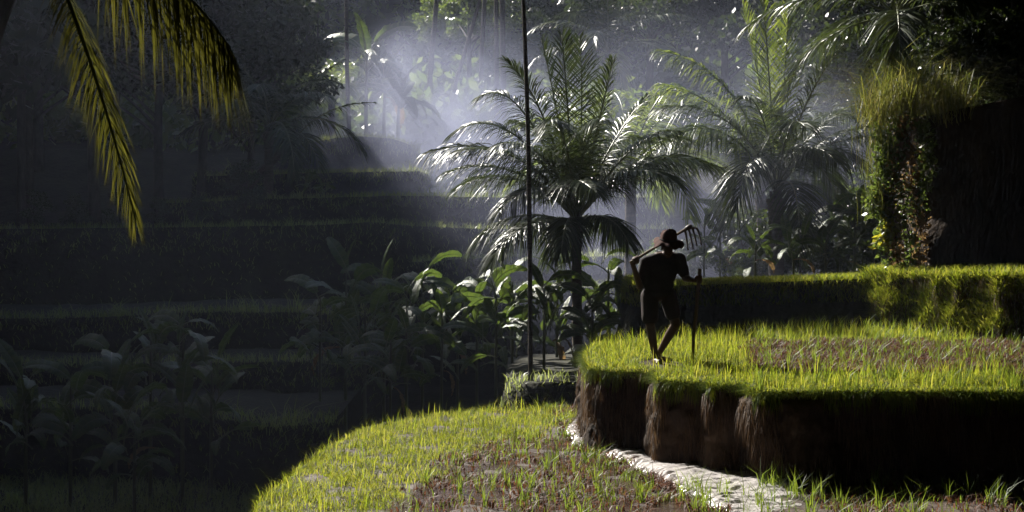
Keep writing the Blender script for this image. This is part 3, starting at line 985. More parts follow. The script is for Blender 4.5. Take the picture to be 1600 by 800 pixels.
thicket([
    (745, 620, 30.0, 2.5, 8, .9, 'banana plant left of the slender pale trunk'),
    (775, 615, 29.0, 2.3, 8, .9, 'banana plant with pale green leaves just left of the slender trunk'),
    (800, 610, 30.5, 2.6, 9, .95, 'banana plant directly behind the slender pale trunk'),
    (850, 605, 28.0, 2.2, 8, .85, 'banana plant between the slender trunk and the centre palm'),
    (870, 605, 30.5, 2.7, 8, .95, 'banana plant behind the trunk of the centre palm'),
    (925, 605, 28.0, 2.0, 8, .85, 'banana plant just right of the centre palm trunk'),
    (950, 600, 30.5, 2.8, 8, .95, 'tall banana plant between the centre palm and the farmer'),
    (975, 600, 28.6, 2.2, 7, .85, 'banana plant nearest the farmer, left of his elbow'),
], 'banana plants around the centre palm')
thicket([
    (180, 760, 25.0, 2.6, 9, 1.0, 'banana plant standing in the dark lower left corner'),
    (235, 750, 25.6, 2.9, 9, 1.0, 'tall dark banana plant with upright leaves at the lower left'),
    (285, 745, 25.4, 2.9, 9, .95, 'banana plant with one narrow upright leaf at the lower left'),
    (330, 740, 26.2, 2.2, 8, .9, 'banana plant with arching leaves nearest the ravine at the lower left'),
    (210, 800, 23.6, 1.8, 8, .8, 'short banana plant with a yellowed leaf at the bottom left'),
    (110, 780, 25.0, 2.3, 8, .9, 'banana plant next to the left edge, almost lost in shade'),
    (40, 770, 25.0, 2.2, 8, .9, 'banana plant at the very left edge in deep shade'),
], 'banana plants in the dark lower left')
thicket([
    (1100, 438, 34.0, 1.6, 7, .7, 'bright banana plant low behind the raised fork'),
    (1125, 436, 35.0, 1.9, 7, .75, 'bright banana plant right of the fork'),
    (1310, 434, 32.5, 1.9, 8, .8, 'banana plant with a sunlit upright leaf left of the tall bank'),
    (1335, 434, 31.5, 1.7, 8, .8, 'banana plant with crossed pale leaves against the tall bank'),
    (1290, 436, 30.5, 1.2, 7, .7, 'low banana plant left of the hanging vines'),
    (1365, 434, 31.0, 1.6, 7, .75, 'banana plant squeezed behind the hanging vines'),
    (1180, 438, 30.0, 1.1, 7, .65, 'low banana plant beneath the tall palm'),
    (1240, 438, 30.0, 1.2, 7, .7, 'low banana plant right of the tall palm trunk'),
], 'banana plants on the middle terrace')
thicket([
    (572, 214, 54.5, 4.0, 12, 1.35, 'tall banana plant with bright torn leaves on top of the misty mound'),
    (600, 216, 55.5, 3.0, 9, 1.25, 'bright banana plant at the middle of the misty mound'),
    (622, 222, 55.0, 2.6, 9, 1.2, 'bright banana plant at the right shoulder of the misty mound'),
    (485, 310, 47.2, .9, 6, .55, 'little leafy plant on the terrace below the mound'),
    (505, 312, 47.0, .6, 6, .45, 'smallest leafy plant on the terrace below the mound'),
], 'plants on the misty mound')


# ------------------------------------------------------------------ broadleaf trees and shrubs
def leaf_cloud(mb, centres, radii, per, size, flat=0.6):
    c = np.repeat(np.asarray(centres, dtype=float), per, axis=0)
    r = np.repeat(np.asarray(radii, dtype=float), per)[:, None]
    n = len(c)
    off = rng.normal(0, 1, (n, 3)); off = unit(off) * (rng.random((n, 1)) ** .45) * [1, 1, flat]
    P = c + off * r
    d = unit(rng.normal(0, 1, (n, 3)) + [0, 0, -.35])
    u = unit(np.cross(d, rng.normal(0, 1, (n, 3))))
    s = size * (.6 + .8 * rng.random((n, 1)))
    v = np.stack([P, P + d * s * .5 + u * s * .26, P + d * s, P + d * s * .5 - u * s * .26], axis=1).reshape(-1, 3)
    o = (np.arange(n) * 4)[:, None]
    mb.add(v, o + np.array([[0, 1, 2, 3]]))


def tree_data(seed, height, crown_r, crown_h, clumps, per, size, mat, clear=.45, tr=.22, flat=.6):
    r = random.Random(seed)
    a = MB(); b = MB()
    top = np.array([r.uniform(-.6, .6), r.uniform(-.6, .6), height * .9])
    pts = bez((0, 0, -.5), (r.uniform(-.5, .5), r.uniform(-.5, .5), height * .5), top, 14)
    tube(a, pts, np.linspace(tr, tr * .25, 14), 10)
    cs, rs = [], []
    for i in range(clumps):
        t = clear + (1 - clear) * r.random()
        az = r.random() * 6.283; rr = crown_r * (r.random() ** .5) * math.sin(math.pi * min(.98, .25 + .7 * (t - clear) / (1 - clear))) ** .6
        cc = np.array([math.cos(az) * rr, math.sin(az) * rr, height * (clear + (t - clear)) + r.uniform(-.4, .4)])
        cs.append(cc); rs.append(crown_h * r.uniform(.6, 1.1))
        if i % 3 == 0:
            k = np.clip((cc[2] / height - .12), .1, .95)
            s0 = np.array([np.interp(k, np.linspace(0, 1, 14), pts[:, j]) for j in range(3)])
            tube(a, bez(s0, (s0 + cc) / 2 + [0, 0, .3], cc, 7), np.linspace(tr * .35, tr * .08, 7), 6)
    leaf_cloud(b, cs, rs, per, size, flat)
    return a.mesh('trunk', M['bark'], True), b.mesh('crown', mat)


TREES = {
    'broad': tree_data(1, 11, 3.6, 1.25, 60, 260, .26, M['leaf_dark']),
    'broad2': tree_data(2, 13, 4.0, 1.3, 66, 260, .28, M['leaf_dark'], .4),
    'light': tree_data(3, 9, 3.2, .85, 46, 220, .22, M['leaf'], .55),
    'shrub': tree_data(4, 2.2, 1.1, .5, 26, 150, .13, M['leaf'], .15, .05),
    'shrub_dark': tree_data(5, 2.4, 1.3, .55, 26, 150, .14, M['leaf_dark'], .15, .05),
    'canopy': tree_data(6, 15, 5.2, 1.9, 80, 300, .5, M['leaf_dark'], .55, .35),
}


def tree(kind, loc, label, name='broadleaf_tree', cat='tree', group=None, s=1.0, rz=None):
    root = empty(name, loc, label, cat, group)
    root.rotation_euler = (0, 0, random.random() * 6.28 if rz is None else rz)
    root.scale = (s, s, s)
    new_obj('trunk', TREES[kind][0], root)
    new_obj('crown', TREES[kind][1], root)
    return root


def T(kind, px, D, label, s=1.0, z=None, **k):
    x = gx(px, D)
    return tree(kind, (x, D, ground_h(x, D) - .1 if z is None else z), label, s=s, **k)


G1 = 'dark trees on the left slope'
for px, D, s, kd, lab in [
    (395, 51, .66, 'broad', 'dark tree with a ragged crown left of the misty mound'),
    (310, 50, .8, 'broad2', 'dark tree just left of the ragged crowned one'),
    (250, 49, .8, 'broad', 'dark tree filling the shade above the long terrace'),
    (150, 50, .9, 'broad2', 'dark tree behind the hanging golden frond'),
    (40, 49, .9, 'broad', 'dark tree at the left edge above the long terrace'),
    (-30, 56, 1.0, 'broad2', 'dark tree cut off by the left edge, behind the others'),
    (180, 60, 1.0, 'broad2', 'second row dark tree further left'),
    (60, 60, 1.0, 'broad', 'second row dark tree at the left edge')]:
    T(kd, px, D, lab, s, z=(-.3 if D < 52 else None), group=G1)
for i, (px, py, D, s) in enumerate([(60, 352, 43.5, .35), (120, 350, 43.5, .3), (190, 350, 43.8, .35), (250, 352, 43.4, .28), (310, 350, 44, .3), (380, 330, 44.5, .5)]):
    T('shrub_dark', px, D, ['shrub at the far left of the long terrace', 'shrub second from the left on the long terrace', 'shrub third from the left on the long terrace',
                            'shrub fourth from the left on the long terrace', 'shrub fifth from the left on the long terrace', 'larger shrub at the right end of the row on the long terrace'][i],
      s, z=(HZ - py) / F * D - .05, name='shrub', cat='shrub', group='shrubs on the long terrace')

G2 = 'distant trees in the mist'
labs = ['pale leafed tree between the distant trunks', 'misty tree above the left of the mound', 'misty tree behind the bright banana plants', 'misty tree behind the leaning trunk',
        'misty tree above the centre palm', 'misty tree left of the tall palm', 'misty tree behind the tall palm', 'misty tree at the upper right', 'misty tree far right',
        'back row tree above the mound', 'back row tree beyond the leaning trunk', 'back row tree beyond the centre palm', 'back row tree beyond the tall palm', 'back row tree at the far right', 'back row tree at the far left']
for i, (px, D, s, kd) in enumerate([(735, 72, .72, 'light'), (480, 84, .62, 'broad2'), (590, 88, .62, 'broad'), (690, 90, .62, 'broad2'), (880, 74, .8, 'broad'), (1010, 66, .9, 'broad2'), (1130, 62, .95, 'broad'),
                                    (1270, 58, .95, 'broad2'), (1400, 56, .9, 'broad'), (520, 104, .8, 'broad'), (660, 106, .8, 'broad2'), (820, 100, .9, 'broad'), (980, 90, 1.2, 'broad2'), (1150, 86, 1.2, 'broad'), (400, 98, .8, 'broad2')]):
    T(kd, px, D, labs[i], s, group=G2)

mb = MB()
cs = []
for _ in range(1500):
    y = random.uniform(63, 112); x = random.uniform(-.36, .36) * y
    cs.append((x, y, ground_h(x, y) + random.uniform(.2, 1.6)))
leaf_cloud(mb, cs, [random.uniform(.9, 1.9) for _ in cs], 60, .5, .8)
stuff(mb, 'undergrowth', M['leaf'])
G3 = 'shaded trees on the right'
for px, D, s, kd, lab, z in [
    (1480, 31, .75, 'broad', 'shaded tree on the tall bank, its trunk leaning over the reeds', 1.4),
    (1580, 30, .7, 'broad2', 'shaded tree at the right edge on the tall bank', 1.5),
    (1540, 34, .8, 'broad', 'shaded tree behind the other two on the tall bank', 1.4),
    (1400, 38, .7, 'broad2', 'shaded tree just left of the tall bank', -1),
    (1390, 42, .8, 'broad', 'shaded tree behind the palms at the upper right', -1)]:
    T(kd, px, D, lab, s, z=z, group=G3)
for i, (px, D, s) in enumerate([(1150, 36.5, .5), (1220, 37.5, 1.0), (1290, 37, 1.0), (1370, 35, .95), (1080, 37.5, .35), (1030, 37.5, .35), (1340, 33.5, .7), (1180, 33.6, .6), (1255, 33.5, .6)]):
    T('shrub' if i % 2 else 'shrub_dark', px, D, ['leafy bush behind the right arm of the farmer', 'leafy bush below the tall palm', 'leafy bush beneath the hanging fronds at the right', 'leafy bush behind the hanging vines',
        'leafy bush straight behind the fork', 'leafy bush left of the farmer on the middle terrace', 'low bush at the foot of the vines', 'low bush left of the tall palm trunk', 'low bush right of the tall palm trunk'][i],
      s, z=ZT - .38, name='shrub', cat='shrub', group='bushes on the middle terrace')

for i, (px, D, s) in enumerate([(1490, 28.5, .5), (1530, 29, .55), (1570, 28.4, .5), (1610, 29, .55)]):
    T('shrub_dark', px, D, ['bush on the tall bank directly behind the reeds', 'second bush from the reeds on the tall bank', 'third bush from the reeds on the tall bank', 'bush on the tall bank at the right edge'][i],
      s * 1.3, z=ZB, name='shrub', cat='shrub', group='bushes on the tall bank')
# tall reeds and vines on the right bank
mb = MB()
for i in range(170):
    px = random.uniform(1350, 1508); D = random.uniform(25.9, 27.6)
    yy = 172 + random.uniform(-12, 20) + max(0, 1395 - px) * .5 + 12 * noise.noise(Vector((px * .03, 0, 0)))
    c = P3(px, yy, D)
    k = 12
    blades(mb, c + rng.normal(0, .08, (k, 3)), random.choice([.4, .6, .8, .95]), 0.006, random.choice([.45, .8, 1.3]), curl=1.3, hvar=.6)
for i in range(22):
    px = random.uniform(1345, 1385); D = random.uniform(26, 27)
    hang(mb, P3(px, random.uniform(190, 300), D) + rng.normal(0, .08, (9, 3)), .4, .005, .12)
stuff(mb, 'reeds', M['reed'])


def vine(label, px, y0, y1, D, mat, seed):
    r = random.Random(seed)
    a = MB(); b = MB()
    pts = []
    n = 24
    for i in range(n):
        t = i / (n - 1)
        pts.append(P3(px + 9 * math.sin(t * 5 + seed) + r.uniform(-3, 3), y0 + (y1 - y0) * t, D - .05 * math.sin(t * 3)))
    org = tuple(pts[-1])
    root = empty('hanging_vine', org, label, 'vine', 'hanging vines on the corner of the tall bank')
    tube(a, pts, .012, 6)
    a.build('stem', M['root'], root, True, org)
    leaf_cloud(b, pts, [.16] * n, 26, .10, 1.0)
    b.build('leaves', mat, root, False, org)


for i, (px, y0, y1, mt) in enumerate([(1372, 200, 330, 'leaf'), (1390, 190, 400, 'leaf'), (1403, 180, 432, 'dry_leaf'), (1415, 180, 434, 'leaf'), (1428, 190, 434, 'dry_leaf'), (1384, 300, 380, 'yellow_leaf'), (1440, 190, 330, 'leaf')]):
    vine(['short vine at the outer left of the corner', 'leafy vine second from the left on the corner', 'brown dry vine reaching the grass, left of two', 'green vine between the two brown ones', 'brown dry vine nearest the dark bank',
          'yellow leafed vine low on the corner', 'thin vine against the dark face of the bank'][i], px, y0, y1, 26.2, M[mt], i)

# shade trees added to block sun; gaps in them let it onto the terraces
G4 = 'added shade trees around the ravine'
LABC = 'added shade tree, its crown blocking sun and sky'
LIT = []
for px in range(925, 1631, 45):
    for D in (17.5, 19, 20.8, 22.6, 24.4):
        if px < 1000 and D > 22 or px < 1150 and D < 18: continue
        LIT.append((gx(px, D), D, ZU))
for x, y in [(-3.9, 15), (-3.2, 17), (-3.0, 19), (-1.8, 21), (0, 21.8), (-2.2, 15), (-1, 16.5), (-1, 19), (0.5, 17), (.5, 19.5), (1.3, 18.2), (1.8, 16.5), (2.6, 15.4), (0.2, 15), (1.2, 20.2), (1.6, 18.6), (2.1, 17.6), (2.3, 16.8), (2.9, 16.1)]:
    LIT.append((x, y, ZL))
LIT += [(gx(p, 24.6), 24.6, ZK) for p in (1370, 1420, 1470, 1520)] + [(gx(p, 26.4), 26.4, ZT) for p in (1000, 1080, 1160, 1240, 1320)]
NG = len(LIT)     # ground points get the wider clearance
for px, py, D in [(1030, 360, 20), (1000, 420, 20), (900, 90, 29), (780, 160, 29), (830, 250, 29), (900, 330, 29), (1000, 180, 29), (1080, 260, 29), (700, 230, 29), (1190, 20, 32), (1230, 30, 32), (1150, 90, 32), (1080, 90, 32), (1130, 180, 32), (1212, 280, 32),
                  (985, 150, 36), (940, 220, 36), (1050, 330, 34), (1110, 400, 34), (1320, 380, 32), (1380, 170, 26.5), (1400, 300, 26.3), (1280, 150, 31.5),
                  (500, 170, 54), (520, 60, 54), (570, 30, 54), (560, 120, 54), (600, 200, 55), (620, 60, 56), (640, 150, 56), (680, 290, 53), (740, 290, 53), (800, 280, 53), (700, 250, 58), (780, 250, 58), (640, -20, 62), (720, 40, 70), (620, 120, 66),
                  (480, 348, 42), (560, 346, 42), (480, 305, 46), (550, 303, 46), (620, 305, 46), (700, 305, 46), (820, 305, 46), (640, 355, 42), (720, 355, 42), (820, 355, 42), (820, 402, 39.5), (820, 452, 36.6), (880, 450, 29), (940, 450, 29),
                  (500, 100, 58), (500, 0, 62), (560, -60, 66), (640, 80, 60), (720, 120, 62), (780, 180, 62), (820, 100, 66), (600, 0, 72), (560, 200, 62), (660, 200, 66), (740, 0, 76),
                  (330, 60, 13.8), (355, 90, 13.6), (250, 20, 13.9), (150, 190, 13.7), (300, 40, 13.8), (200, 290, 13.4)] + [(p_ + dx, q_ + dy, 13.7) for p_, q_ in ((300, 30), (350, 80), (130, 120), (170, 200), (205, 310)) for dx, dy in ((-70, 0), (70, 0), (0, 70), (0, -70))] + [(p_, 120, 26.3) for p_ in (1350, 1400, 1450, 1490)]:
    LIT.append(tuple(at(px, py, D)))
LIT += [tuple(at(*q)) for q in ((640, 405, 31), (710, 405, 31), (590, 395, 31))]
LIT = np.array(LIT); SV = np.array(tuple(SUN))
LC = np.where((np.arange(len(LIT)) < NG) | (LIT[:, 1] < 14.5) | (LIT[:, 1] == 26.3) | (LIT[:, 1] == 32) | (LIT[:, 1] == 36), 1.42, 1.08)


def raydist(c, P, q=1.0):
    w_ = (c[None, :] - P) * [1, 1, q]
    sv = unit(SV * [1, 1, q])
    t = w_ @ sv
    return np.where(t > 0, np.linalg.norm(w_ - t[:, None] * sv, axis=1), 1e9)


SH = []
CLR = 1.08
def vol(n, px0, px1, py0, py1, d0, d1, wt):
    for _ in range(n):
        SH.append((*at(random.uniform(px0, px1), random.uniform(py0, py1), random.uniform(d0, d1)), wt))
vol(260, -50, 1650, 0, 800, 4, 13.5, 1.6)
vol(200, -50, 420, 0, 800, 13, 26, 1.2)
vol(260, -50, 480, 0, 640, 26, 50, 1.0)
vol(160, 480, 900, 480, 640, 24, 32, 1.0)
vol(160, 480, 700, 300, 620, 22.5, 40, .8)
vol(420, 60, 620, 0, 600, 20, 42, 1.2)
vol(160, 100, 500, 0, 300, 17, 40, 1.0)
vol(120, 1450, 1650, 0, 420, 15, 30, 1.0)
vol(60, 700, 1500, 0, 500, 13.5, 17, .7)
SH = np.array(SH)
cov = np.zeros(len(SH), dtype=bool)
cands = []
for _ in range(22000):
    y = random.uniform(-4, 95); x = random.uniform(-48, 30); r = random.choice([1.8, 2.4, 3.2, 4.4, 5.4]); z = random.uniform(5, 26)
    g_ = ground_h(x, y)
    side = (x < -.16 * y and y > 45) or (x > .29 * y and y > 34)
    vz = 4.6 * (z - g_) / 11.6
    inx = abs(x) - r * 1.4 < .32 * max(y, 0) + .2
    if inx and y > -4 and not side and (z - vz) < max(y, 0) * HZ / F + .3: continue
    hgt = z - g_
    if hgt < 5 or hgt > 26: continue
    bx = x
    if y > 0 and not side and abs(x) < .325 * y + 1.2:
        bx = math.copysign(.325 * y + 1.6, x if abs(x) > .5 else -1)
    if abs(bx - x) > 9: continue
    c_ = np.array([x, y, z])
    q_ = (r * 1.2) / vz
    if (raydist(c_, LIT, q_) < r * LC + .2).any(): continue
    cands.append((c_, r, bx, (raydist(c_, SH[:, :3], q_) < r * .95)))
print('candidates', len(cands))
CANMESH = {}
def canopy(c_, r, bx):
    x, y, z = c_
    lean = (x - bx) / (r / 4.6)
    key = round(lean)
    if key not in CANMESH:
        a = MB()
        L_ = np.array([-key, 0, 0.0])
        tube(a, bez(L_ + [0, 0, -1], L_ * .9 + [0, 0, 8], (0, 0, 13), 14), np.linspace(.36, .08, 14), 9)
        for i in range(9):
            q = np.array([3 * math.cos(i * 2.4), 3 * math.sin(i * 2.4), 10.5 + (i % 4)])
            tube(a, bez(L_ * .25 + [0, 0, 8.5], q * [.4, .4, 1], q, 7), np.linspace(.13, .03, 7), 6)
        CANMESH[key] = a.mesh('trunk', M['bark'], True)
    g_ = ground_h(bx, y) - .3
    root = empty('shade_tree', (x, y, g_), LABC, 'tree', G4)
    k = r / 4.6
    root.scale = (k, k, (z - g_) / 11.6)
    new_obj('trunk', CANMESH[key], root)
    cr_ = new_obj('crown', TREES['canopy'][1], root)
    cr_.rotation_euler = (0, 0, random.random() * 6.28)


placed = []
for it in range(150):
    best, bs = None, 0
    for k_, (c_, r, bx, m_) in enumerate(cands):
        sc_ = (SH[:, 3] * (m_ & ~cov)).sum()
        if sc_ > bs: best, bs = k_, sc_
    if best is None or bs < 1.5: break
    c_, r, bx, m_ = cands[best]
    cov |= m_; placed.append(c_); canopy(c_, r, bx)
for px, py, D, t in [(585, 40, 56, 13), (672, 40, 57, 14), (745, 20, 58, 14)]:  # small crowns added to cut the sun into shafts over the mound
    c_ = np.array(tuple(at(px, py, D) + SUN * t)); canopy(c_, .62, c_[0]); placed.append(c_)
print('placed', len(placed), 'covered', cov.mean())
# fill: more added trees close the sky over the ravine sides
ncan = 0
for y in np.arange(-22, 112, 6.2):
    for x in np.arange(-52, 53, 6.2):
        xx = x + random.uniform(-1.6, 1.6) + (3 if int(y / 6.2) % 2 else 0); yy = y + random.uniform(-1.6, 1.6)
        side = (xx < -.16 * yy and yy > 45) or (xx > .29 * yy and yy > 34)
        if yy > -1 and abs(xx) < .325 * yy + 2.2 and not side: continue
        if abs(xx) > .33 * max(yy, 0) + 34: continue
        s_ = random.uniform(.95, 1.3)
        g_ = ground_h(xx, yy) - .3
        c_ = np.array([xx, yy, g_ + 11.5 * s_])
        if (raydist(c_, LIT) < 4.6 * LC * s_ + .2).any(): continue
        if min([np.linalg.norm(c_ - q) for q in placed] + [99]) < 4: continue
        if yy > 1 and (c_[2] - 4.5 * s_) < yy * HZ / F and abs(xx) - 6.5 * s_ < .315 * yy and not side: continue
        canopy(c_, 4.6 * s_, xx)
        ncan += 1
print('canopy trees', ncan)

# ------------------------------------------------------------------ the farmer
def ell(mb, c, r, rot=None, n=16, m=10):
    th = np.linspace(0, 2 * np.pi, n, endpoint=False); ph = np.linspace(-np.pi / 2, np.pi / 2, m + 1)[1:-1]
    v = np.array([(math.cos(p) * math.cos(t), math.cos(p) * math.sin(t), math.sin(p)) for p in ph for t in th] + [(0, 0, -1), (0, 0, 1)])
    v = v * np.array(r)
    if rot is not None: v = v @ np.array(rot.to_3x3()).T
    v = v + np.array(tuple(c))
    f = []; f3 = []
    k = m - 1
    for i in range(k - 1):
        for j in range(n):
            f.append((i * n + j, i * n + (j + 1) % n, (i + 1) * n + (j + 1) % n, (i + 1) * n + j))
    for j in range(n):
        f3.append((k * n, (j + 1) % n, j)); f3.append((k * n + 1, (k - 1) * n + j, (k - 1) * n + (j + 1) % n))
    mb.add(v, f, f3)


def limb(mb, pts, rad, n=14, k=10):
    """smooth tapered chain of overlapping balls and a tube"""
    p = np.array([tuple(q) for q in pts], dtype=float); r = np.array(rad, dtype=float)
    d = np.concatenate([[0], np.cumsum(np.linalg.norm(np.diff(p, axis=0), axis=1))])
    t = np.linspace(0, d[-1], k * (len(p) - 1) + 1)
    q = np.stack([np.interp(t, d, p[:, j]) for j in range(3)], axis=1); rr = np.interp(t, d, r)
    tube(mb, q, rr, n)
    ell(mb, q[0], [rr[0]] * 3, n=n); ell(mb, q[-1], [rr[-1]] * 3, n=n)
    for a, b in zip(p[1:-1], r[1:-1]): ell(mb, a, [b] * 3, n=n)


def fuse(mb, name, mat, parent, voxel, it=4, fac=.5, org=(0, 0, 0), clip=None):
    me = mb.mesh('tmp', None, False, org)
    o = bpy.data.objects.new('tmp', me); col.objects.link(o)
    m = o.modifiers.new('r', 'REMESH'); m.mode = 'VOXEL'; m.voxel_size = voxel
    s = o.modifiers.new('s', 'SMOOTH'); s.iterations = it; s.factor = fac
    dg = bpy.context.evaluated_depsgraph_get()
    me2 = bpy.data.meshes.new_from_object(o.evaluated_get(dg))
    bpy.data.objects.remove(o)
    me2.name = name
    me2.materials.clear(); me2.materials.append(mat)
    me2.polygons.foreach_set('use_smooth', np.ones(len(me2.polygons), dtype=bool))
    return new_obj(name, me2, parent)


FP = Vector((gx(1035, 20.0), 20.0, ZU))


def J(px, py, y=0.0):
    """body point: image column/row at 20 m -> metres relative to the feet"""
    return np.array([(px - 1035) / 127.25 + (px - 800) / F * y, y, (568 - py) / 127.25 - .005 + (HZ - py) / F * y])


# tool axis (over the shoulder, behind the neck) and staff
H0 = J(985, 409.5, -.40); H1 = J(1078, 353.5, .42)
hd = unit(H1 - H0)
S0 = J(1093.5, 419, -.30); S1 = J(1080, 574, -.28)
sd_ = unit(S1 - S0)


def grip(mb, c, axis, toward, side, r=.017, flip=1):
    """closed hand round a shaft: c centre on the shaft, toward = direction from shaft to palm, side = shaft direction from little finger to thumb"""
    axis = unit(axis); toward = unit(toward - (toward @ axis) * axis); third = np.cross(axis, toward) * flip
    up = unit(side @ axis * axis)
    palm_c = c + toward * .034
    rot = Matrix((tuple(third), tuple(toward), tuple(up))).transposed()
    ell(mb, palm_c, (.040, .019, .043), rot)
    ell(mb, palm_c - third * .022 + up * -.01, (.022, .019, .03), rot)
    lens = [1.0, 1.06, 1.0, .85]; rad = [.0092, .0096, .0090, .0080]
    for i in range(4):
        o = up * (.031 - .0205 * i)
        R_ = r + rad[i] + .001
        kn = c + o + toward * .034 + third * .036
        p1 = c + o + third * (R_ + .011) + toward * .004
        p2 = c + o + third * .010 - toward * (R_ + .005)
        p3 = c + o - third * (.020 * lens[i]) - toward * (R_ - .004)
        p4 = c + o - third * (R_ + .004) * lens[i] + toward * .004
        limb(mb, [kn, p1, p2, p3, p4], [rad[i] * 1.15, rad[i] * 1.05, rad[i], rad[i] * .95, rad[i] * .85], n=10, k=4)
    # thumb leaves the side of the palm and closes across the first finger
    b0 = palm_c - third * .022 + up * .018
    b1 = c - third * .036 + up * .040 + toward * .012
    b2 = c - third * .014 + up * .050 - toward * .022
    b3 = c + third * .010 + up * .044 - toward * .034
    limb(mb, [b0, b1, b2, b3], [.014, .0115, .0105, .0085], n=10, k=4)
    return palm_c - up * .035


def person():
    root = empty('person', FP, 'farmer in a floppy hat on the grassy terrace edge, fork over his shoulder', 'person')
    b = MB()
    # hands
    hl = H0 + hd * .085
    hr = S0 + sd_ * .135
    wl = grip(b, hl, hd, np.array([-.3, .25, -.75]), hd, flip=-1)
    wr = grip(b, hr, sd_, np.array([-.75, .55, -.1]), -sd_, flip=1)
    wr = hr + unit(np.array([-.75, .55, -.12])) * .075
    # head
    hc = J(1044, 385.5, -.06)
    ell(b, hc + [0, .012, .022], (.074, .092, .092))
    ell(b, hc + [0, -.018, -.035], (.056, .066, .078))
    ell(b, hc + [0, -.045, -.088], (.030, .030, .024))                     # chin
    ell(b, hc + [0, -.094, -.022], (.013, .018, .024)); ell(b, hc + [0, -.104, -.038], (.017, .012, .010))  # nose
    ell(b, hc + [.028, -.080, -.040], (.020, .014, .014)); ell(b, hc + [-.028, -.080, -.040], (.020, .014, .014))
    ell(b, hc + [0, -.083, .022], (.052, .014, .010))                      # brow
    ell(b, hc + [0, -.086, -.062], (.024, .012, .006)); ell(b, hc + [0, -.084, -.072], (.020, .011, .006))  # lips
    for s in (-1, 1):
        ell(b, hc + [s * .078, .012, -.012], (.009, .020, .032))
        ell(b, hc + [s * .027, -.078, .002], (.014, .010, .009))
    limb(b, [hc + [0, .02, -.05], J(1042, 405, .03)], [.058, .064])
    # trunk
    sl_, sr = J(1009, 409, .0), J(1062, 404, .02)
    limb(b, [sl_, J(1028, 403, .02), J(1044, 401, .03), sr], [.062, .080, .082, .062])
    ch = J(1033, 425, .0)
    ell(b, ch, (.175, .115, .17)); ell(b, J(1030, 441, .0), (.155, .105, .14)); ell(b, J(1029, 456, .01), (.160, .110, .12))
    # arms
    el_ = J(1000, 447, -.04)
    limb(b, [sl_, el_, wl + [-.0, .0, -.0]], [.058, .044, .028]); 
    er = J(1071, 434, -.02)
    limb(b, [sr, er, wr], [.058, .045, .027])
    limb(b, [er, (er + wr) / 2, wr], [.043, .041, .027])
    # legs: left of the picture carries the weight, the other trails behind
    hipl, hipr = J(1015, 466, .0), J(1044, 466, .02)
    kl, kr = J(1016, 507, -.07), J(1056, 506, -.02)
    al, ar = J(1024, 556, .02), J(1031, 549, .26)
    limb(b, [hipl, kl], [.092, .058]); limb(b, [kl, kl * .62 + al * .38 + [0, .018, 0], al], [.057, .056, .037])
    limb(b, [hipr, kr], [.092, .058]); limb(b, [kr, kr * .62 + ar * .38 + [0, .018, 0], ar], [.057, .056, .037])
    ell(b, kl + [0, -.02, 0], (.045, .045, .05)); ell(b, kr + [0, -.02, 0], (.045, .045, .05))
    # feet
    for a, tv, z0 in ((al, np.array([.25, -1.0, 0]), 0.0), (ar, np.array([.75, -.6, 0]), 0.0)):
        tv = unit(tv)
        g = np.array([a[0], a[1], .03])
        limb(b, [a, g - tv * .04, g + tv * .07, g + tv * .145], [.036, .038, .038, .028])
        sd2 = np.array([-tv[1], tv[0], 0])
        for i in range(5):
            o = sd2 * (.030 - .016 * i)
            limb(b, [g + tv * .13 + o * .9 + [0, 0, -.006], g + tv * (.175 - .007 * abs(i - 1)) + o + [0, 0, -.012]], [.013 if i == 0 else .010, .011 if i == 0 else .0085], n=8, k=3)
    body = fuse(b, 'body', M['skin'], root, .0052, 3)
    # hair
    h = MB()
    ell(h, hc + [0, .024, .022], (.079, .092, .086)); ell(h, hc + [0, .050, -.03], (.066, .055, .055))
    fuse(h, 'hair', M['iron'], root, .008, 2)
    # shirt with short sleeves
    c = MB()
    limb(c, [sl_ + [-.004, 0, .0], J(1028, 404, .02), J(1042, 403, .03), sr + [.004, 0, 0]], [.074, .086, .088, .074])
    ell(c, ch, (.198, .136, .178)); ell(c, J(1029, 443, .0), (.190, .132, .155)); ell(c, J(1029, 457, .01), (.198, .14, .085))
    limb(c, [sl_, sl_ * .25 + el_ * .75], [.075, .074]); limb(c, [sr, sr * .30 + er * .70], [.075, .070])
    ell(c, J(1003, 436, .0), (.07, .07, .09))
    fuse(c, 'shirt', M['shirt'], root, .011, 6)
    # belt, trouser legs
    c = MB()
    ell(c, J(1029, 458, .01), (.190, .132, .085))
    limb(c, [hipl + [0, 0, .03], hipl * .30 + kl * .70 + [0.0, 0, .0]], [.112, .106]); limb(c, [hipr + [0, 0, .03], hipr * .42 + kr * .58], [.110, .097])
    fuse(c, 'shorts', M['shorts'], root, .011, 5)
    # floppy hat: crown and wavy brim, closed at finite thickness
    t = MB()
    n = 48; prof = [(0, .128), (.045, .126), (.075, .112), (.090, .085), (.096, .050), (.100, .030), (.125, .020), (.150, .004), (.168, -.016), (.170, -.020), (.165, -.022), (.146, -.004), (.122, .012), (.097, .020), (.088, .045), (.080, .08), (.06, .10), (0, .112)]
    vv = []
    for k, (r_, z_) in enumerate(prof):
        for j in range(n):
            a = 2 * math.pi * j / n
            wv = (r_ > .11) * ((r_ - .1) / .07)
            rr = r_ * (1 + .035 * math.sin(3 * a + 1) + .02 * math.sin(7 * a)) + wv * .012 * math.sin(5 * a + 2)
            zz = z_ + wv * (.016 * math.sin(3 * a + .5) + .010 * math.sin(8 * a + 1)) + (z_ > .06) * (.008 * math.sin(2 * a) + .006 * math.sin(5 * a))
            vv.append((rr * math.cos(a), rr * 1.05 * math.sin(a), zz))
